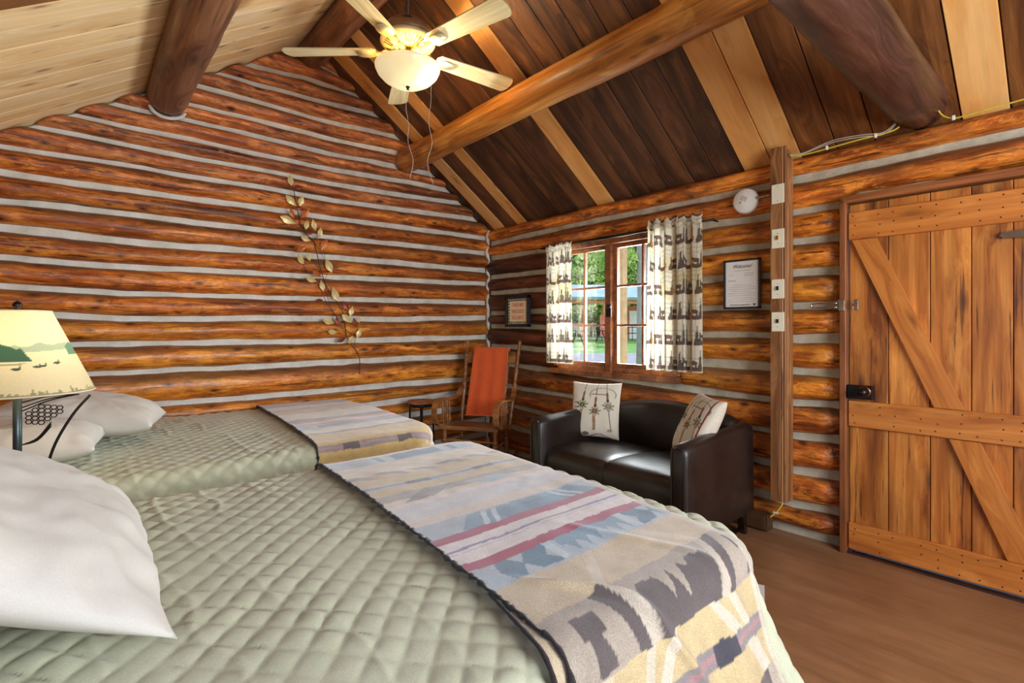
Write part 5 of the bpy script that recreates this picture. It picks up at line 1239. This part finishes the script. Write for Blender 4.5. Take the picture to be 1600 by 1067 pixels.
# ------------------------------------------------------------------ outside the window
def out(u, s, dz=0.0):
    d = ray(u, HV); return Vector((d[0]*s, d[1]*s, .018*s+dz))
n1 = 60; gx_ = np.linspace(3.5, 75, n1); gy_ = np.linspace(-25, 75, n1); GX, GY = np.meshgrid(gx_, gy_, indexing='ij'); dep = GX*math.sin(YAW)+GY*math.cos(YAW)
def grass_mat():
    a = NT('sunlit grass'); co = a.n('ShaderNodeTexCoord').outputs['Object']; n = a.noise(co, 3, 6, .7)
    c = a.ramp(n, [(.3, srgb(62, 110, 40)), (.6, srgb(120, 168, 70)), (.8, srgb(170, 190, 110))])
    ps = a.noise(co, .35, 3); c = a.mix(a.ramp(ps, [(.56, (0, 0, 0)), (.62, (.8,)*3)]), c, srgb(170, 160, 145)); a.set(Base_Color=c, Roughness=.9); a.bump(a.noise(co, 40, 2), .6, .02); return a.m
gr_ = grid('ground', np.stack([GX, GY, np.clip(.018*dep, -.1, 2)], -1), grass_mat()); tag(gr_, kind='structure')
def slab_out(name, u0, u1, s0, s1, m):
    a, b, c2, d2 = out(u0, s0, .02), out(u1, s0, .02), out(u1, s1, .02), out(u0, s1, .02)
    o = from_py(name, [a, b, c2, d2]+[p-Vector((0, 0, .1)) for p in (a, b, c2, d2)], [(0, 1, 2, 3), (7, 6, 5, 4), (0, 4, 5, 1), (1, 5, 6, 2), (2, 6, 7, 3), (3, 7, 4, 0)], m); tag(o, kind='structure'); return o
slab_out('gravel_path', 700, 1200, 12, 19, plain('grey gravel path', srgb(150, 148, 150), .9, nscale=3, namp=.1))  # strip of grey gravel laid across the grass
# porch post and tree trunk near the window
pc = out(972, 7); o = boxo('porch_post', (pc.x, pc.y, 1.5), (.10, .10, 3.4), plain('tan timber', srgb(196, 152, 108), .6)); tag(o, 'tan square porch post outside the window', 'post')
tk = empty('pine_tree', tuple(out(1003, 12))); tag(tk, 'grey barked tree trunk outside beside the right curtain', 'tree')
tubeo('trunk', [(0, 0, -.2), (.02, 0, 2), (-.02, .02, 5), (0, 0, 8)], [.14, .12, .11, .08], plain('grey bark', srgb(150, 142, 140), .9, nscale=6, bump=.5, bscale=20), tk, 10)
# foliage
def foliage_mesh(nm, n, R0, H0, cone, leaf, seed):
    r = np.random.default_rng(seed); nb_ = 60
    V = []; Fc = []
    cl = r.normal(size=(nb_, 3)); 
    for i in range(n):
        b = i % nb_; h = (b+.5)/nb_
        rad = R0*((1-h) if cone else math.sqrt(max(.05, 1-(2*h-1)**2)))
        a = b*2.4+r.normal()*.35; rr_ = rad*r.uniform(.25, 1.0)
        c_ = np.array([rr_*math.cos(a), rr_*math.sin(a), H0*h-(.12*rr_ if cone else 0)+r.normal()*H0*.02])
        d1 = r.normal(size=3); d1 /= np.linalg.norm(d1); d2 = r.normal(size=3); d2 -= d1*d2.dot(d1); d2 /= np.linalg.norm(d2)
        k = len(V); V += [c_-d1*leaf, c_+d2*leaf*.45, c_+d1*leaf, c_-d2*leaf*.45]; Fc.append((k, k+1, k+2, k+3))
    me = bpy.data.meshes.new(nm); me.from_pydata([tuple(v) for v in V], [], Fc); return me
def leafm(name, c1, c2):
    a = NT(name); co = a.n('ShaderNodeTexCoord').outputs['Object']; c = a.ramp(a.noise(co, .9, 4), [(.35, c1), (.65, c2)]); a.set(Base_Color=c, Roughness=.7)
    t = a.n('ShaderNodeBsdfTranslucent', {0: c}); mx = a.n('ShaderNodeMixShader', {0: .4, 1: a.b.outputs[0], 2: t.outputs[0]}); a.t.links.new(mx.outputs[0], a.o.inputs[0]); return a.m
lf1, lf2 = leafm('evergreen needles', srgb(58, 92, 40), srgb(120, 160, 72)), leafm('bright leaves', srgb(110, 150, 60), srgb(186, 210, 110))
fm1 = foliage_mesh('foliage', 9000, 3.0, 11, True, .20, 1); fm1.materials.append(lf1); fm2 = foliage_mesh('foliage', 7000, 2.6, 5.5, False, .17, 2); fm2.materials.append(lf2)
brk = plain('brown bark', srgb(96, 74, 56), .9)
labs = ['dark evergreen seen through the left window panes', 'tall evergreen behind the pavilion, seen in the left sash', 'evergreen behind the window mullion', 'evergreen seen in the right sash', 'evergreen behind the wide curtain', 'bright leafy tree low in the left sash', 'bright leafy tree behind the tan porch post', 'evergreen at the far left of the yard', 'evergreen past the left curtain']
for i, (u, s, kd) in enumerate([(905, 40, 0), (938, 44, 0), (962, 41, 0), (990, 43, 0), (1030, 40, 0), (926, 39, 1), (978, 40, 1), (870, 42, 0), (888, 47, 0)]):
    t = empty('tree', tuple(out(u, s))); tag(t, labs[i], 'tree', 'trees beyond the pavilion'); t.rotation_euler = (0, 0, i*1.3)
    o = link('foliage', fm1 if kd == 0 else fm2, None, t); o['kind'] = 'stuff'; o.location = (0, 0, .8 if kd == 0 else 1.2); tubeo('trunk', [(0, 0, -.3), (0, 0, 3)], [.2, .15], brk, t, 7)
fb = foliage_mesh('foliage', 1100, .55, .5, False, .05, 5); fb.materials.append(lf2); o = link('needles', fb, None, tk); o['kind'] = 'stuff'; o.location = (-.45, .45, 2.45); tubeo('bough', [(0, 0, 2.6), (-.35, .35, 2.75), (-.8, .8, 2.6)], [.035, .025, .012], brk, tk, 6)
# pavilion
pv = empty('pavilion', tuple(out(955, 31))); tag(pv, 'open timber pavilion with a pale blue metal roof in the yard', 'building')
pdir = Vector((math.cos(YAW), -math.sin(YAW), 0)); ang_ = math.atan2(pdir.y, pdir.x); pv.rotation_euler = (0, 0, ang_+.12)
bm = bmesh.new(); rw = 4.2
v = [bm.verts.new(p) for p in ((-rw, -2.2, 2.45), (rw, -2.2, 2.45), (rw, .6, 3.35), (-rw, .6, 3.35), (-rw, 3.4, 2.45), (rw, 3.4, 2.45))]
bm.faces.new(v[:4]); bm.faces.new((v[3], v[2], v[5], v[4])); g = bmesh.ops.extrude_face_region(bm, geom=bm.faces[:]); bmesh.ops.translate(bm, vec=(0, 0, .08), verts=[q for q in g['geom'] if isinstance(q, bmesh.types.BMVert)])
from_bm('roof', bm, plain('pale blue metal roof', srgb(178, 200, 222), .35, .2, nscale=1), pv)
boxo('fascia', (0, -2.2, 2.42), (rw*2, .06, .16), plain('green fascia', srgb(86, 124, 104), .6), pv); 
tim = plain('orange brown timber', srgb(178, 112, 66), .6)
for x in (-3.9, -1.0, 1.7, 3.9):
    boxo('post', (x, -2.0, 1.15), (.22, .22, 2.4), tim, pv); boxo('post', (x, 3.0, 1.15), (.22, .22, 2.4), tim, pv)
boxo('beam', (0, -2.0, 2.25), (rw*2-.3, .15, .22), tim, pv)
boxo('back_wall', (2.6, 2.6, 1.1), (2.4, .1, 2.2), plain('red orange wall', srgb(206, 104, 62), .6), pv); boxo('doorway', (2.4, 2.5, .95), (.7, .06, 1.9), M['paper'], pv)
for z in (.45, .8): boxo('railing', (1.2, -2.0, z), (5.2, .05, .05), M['black'], pv)
for k in range(9): boxo('baluster', (-1.2+k*.6, -2.0, .45), (.04, .04, .8), M['black'], pv)
sb = out(946, 27); o = boxo('red_cabinet', (sb.x, sb.y, sb.z+.95), (.5, .5, 1.1), plain('red painted metal', srgb(178, 74, 50), .5)); tag(o, 'red brown box standing by the pavilion', 'box')
o.rotation_euler = (0, 0, -YAW)
# vehicle
cr_ = empty('parked_car', tuple(out(910, 40)), -YAW+.1); tag(cr_, 'light blue parked car beyond the pavilion', 'car')
extr('body', [(-2.3, .45), (-2.3, 1.0), (-1.5, 1.15), (-.9, 1.7), (.9, 1.75), (1.9, 1.2), (2.3, 1.1), (2.3, .45)], 1.8, plain('blue car paint', srgb(150, 176, 214), .25, .3), cr_, axis='y')
extr('side_glass', [(-1.25, 1.18), (-.8, 1.6), (.8, 1.64), (1.5, 1.2)], .02, M['black_frame'], cr_, axis='y').location = (0, -.03, 0)
for x in (-1.5, 1.5):
    w_ = latheo('wheel', [(.001, -.1), (.3, -.1), (.34, -.06), (.34, .06), (.3, .1), (.001, .1)], M['black'], cr_, 20, (x, 0, .34)); w_.rotation_euler = (PI/2, 0, 0)
# dark picnic table
pt_ = empty('picnic_table', tuple(out(921, 24)), -YAW+.3); tag(pt_, 'dark metal picnic table with benches on the grass', 'table')
boxo('tabletop', (0, 0, .74), (1.6, .7, .05), M['black'], pt_)
for s in (-1, 1):
    boxo('bench', (0, s*.75, .45), (1.6, .25, .04), M['black'], pt_)
    for x in (-.6, .6): tubeo('leg', [(x, s*.1, .73), (x, s*.7, 0)], .03, M['black'], pt_, 6)
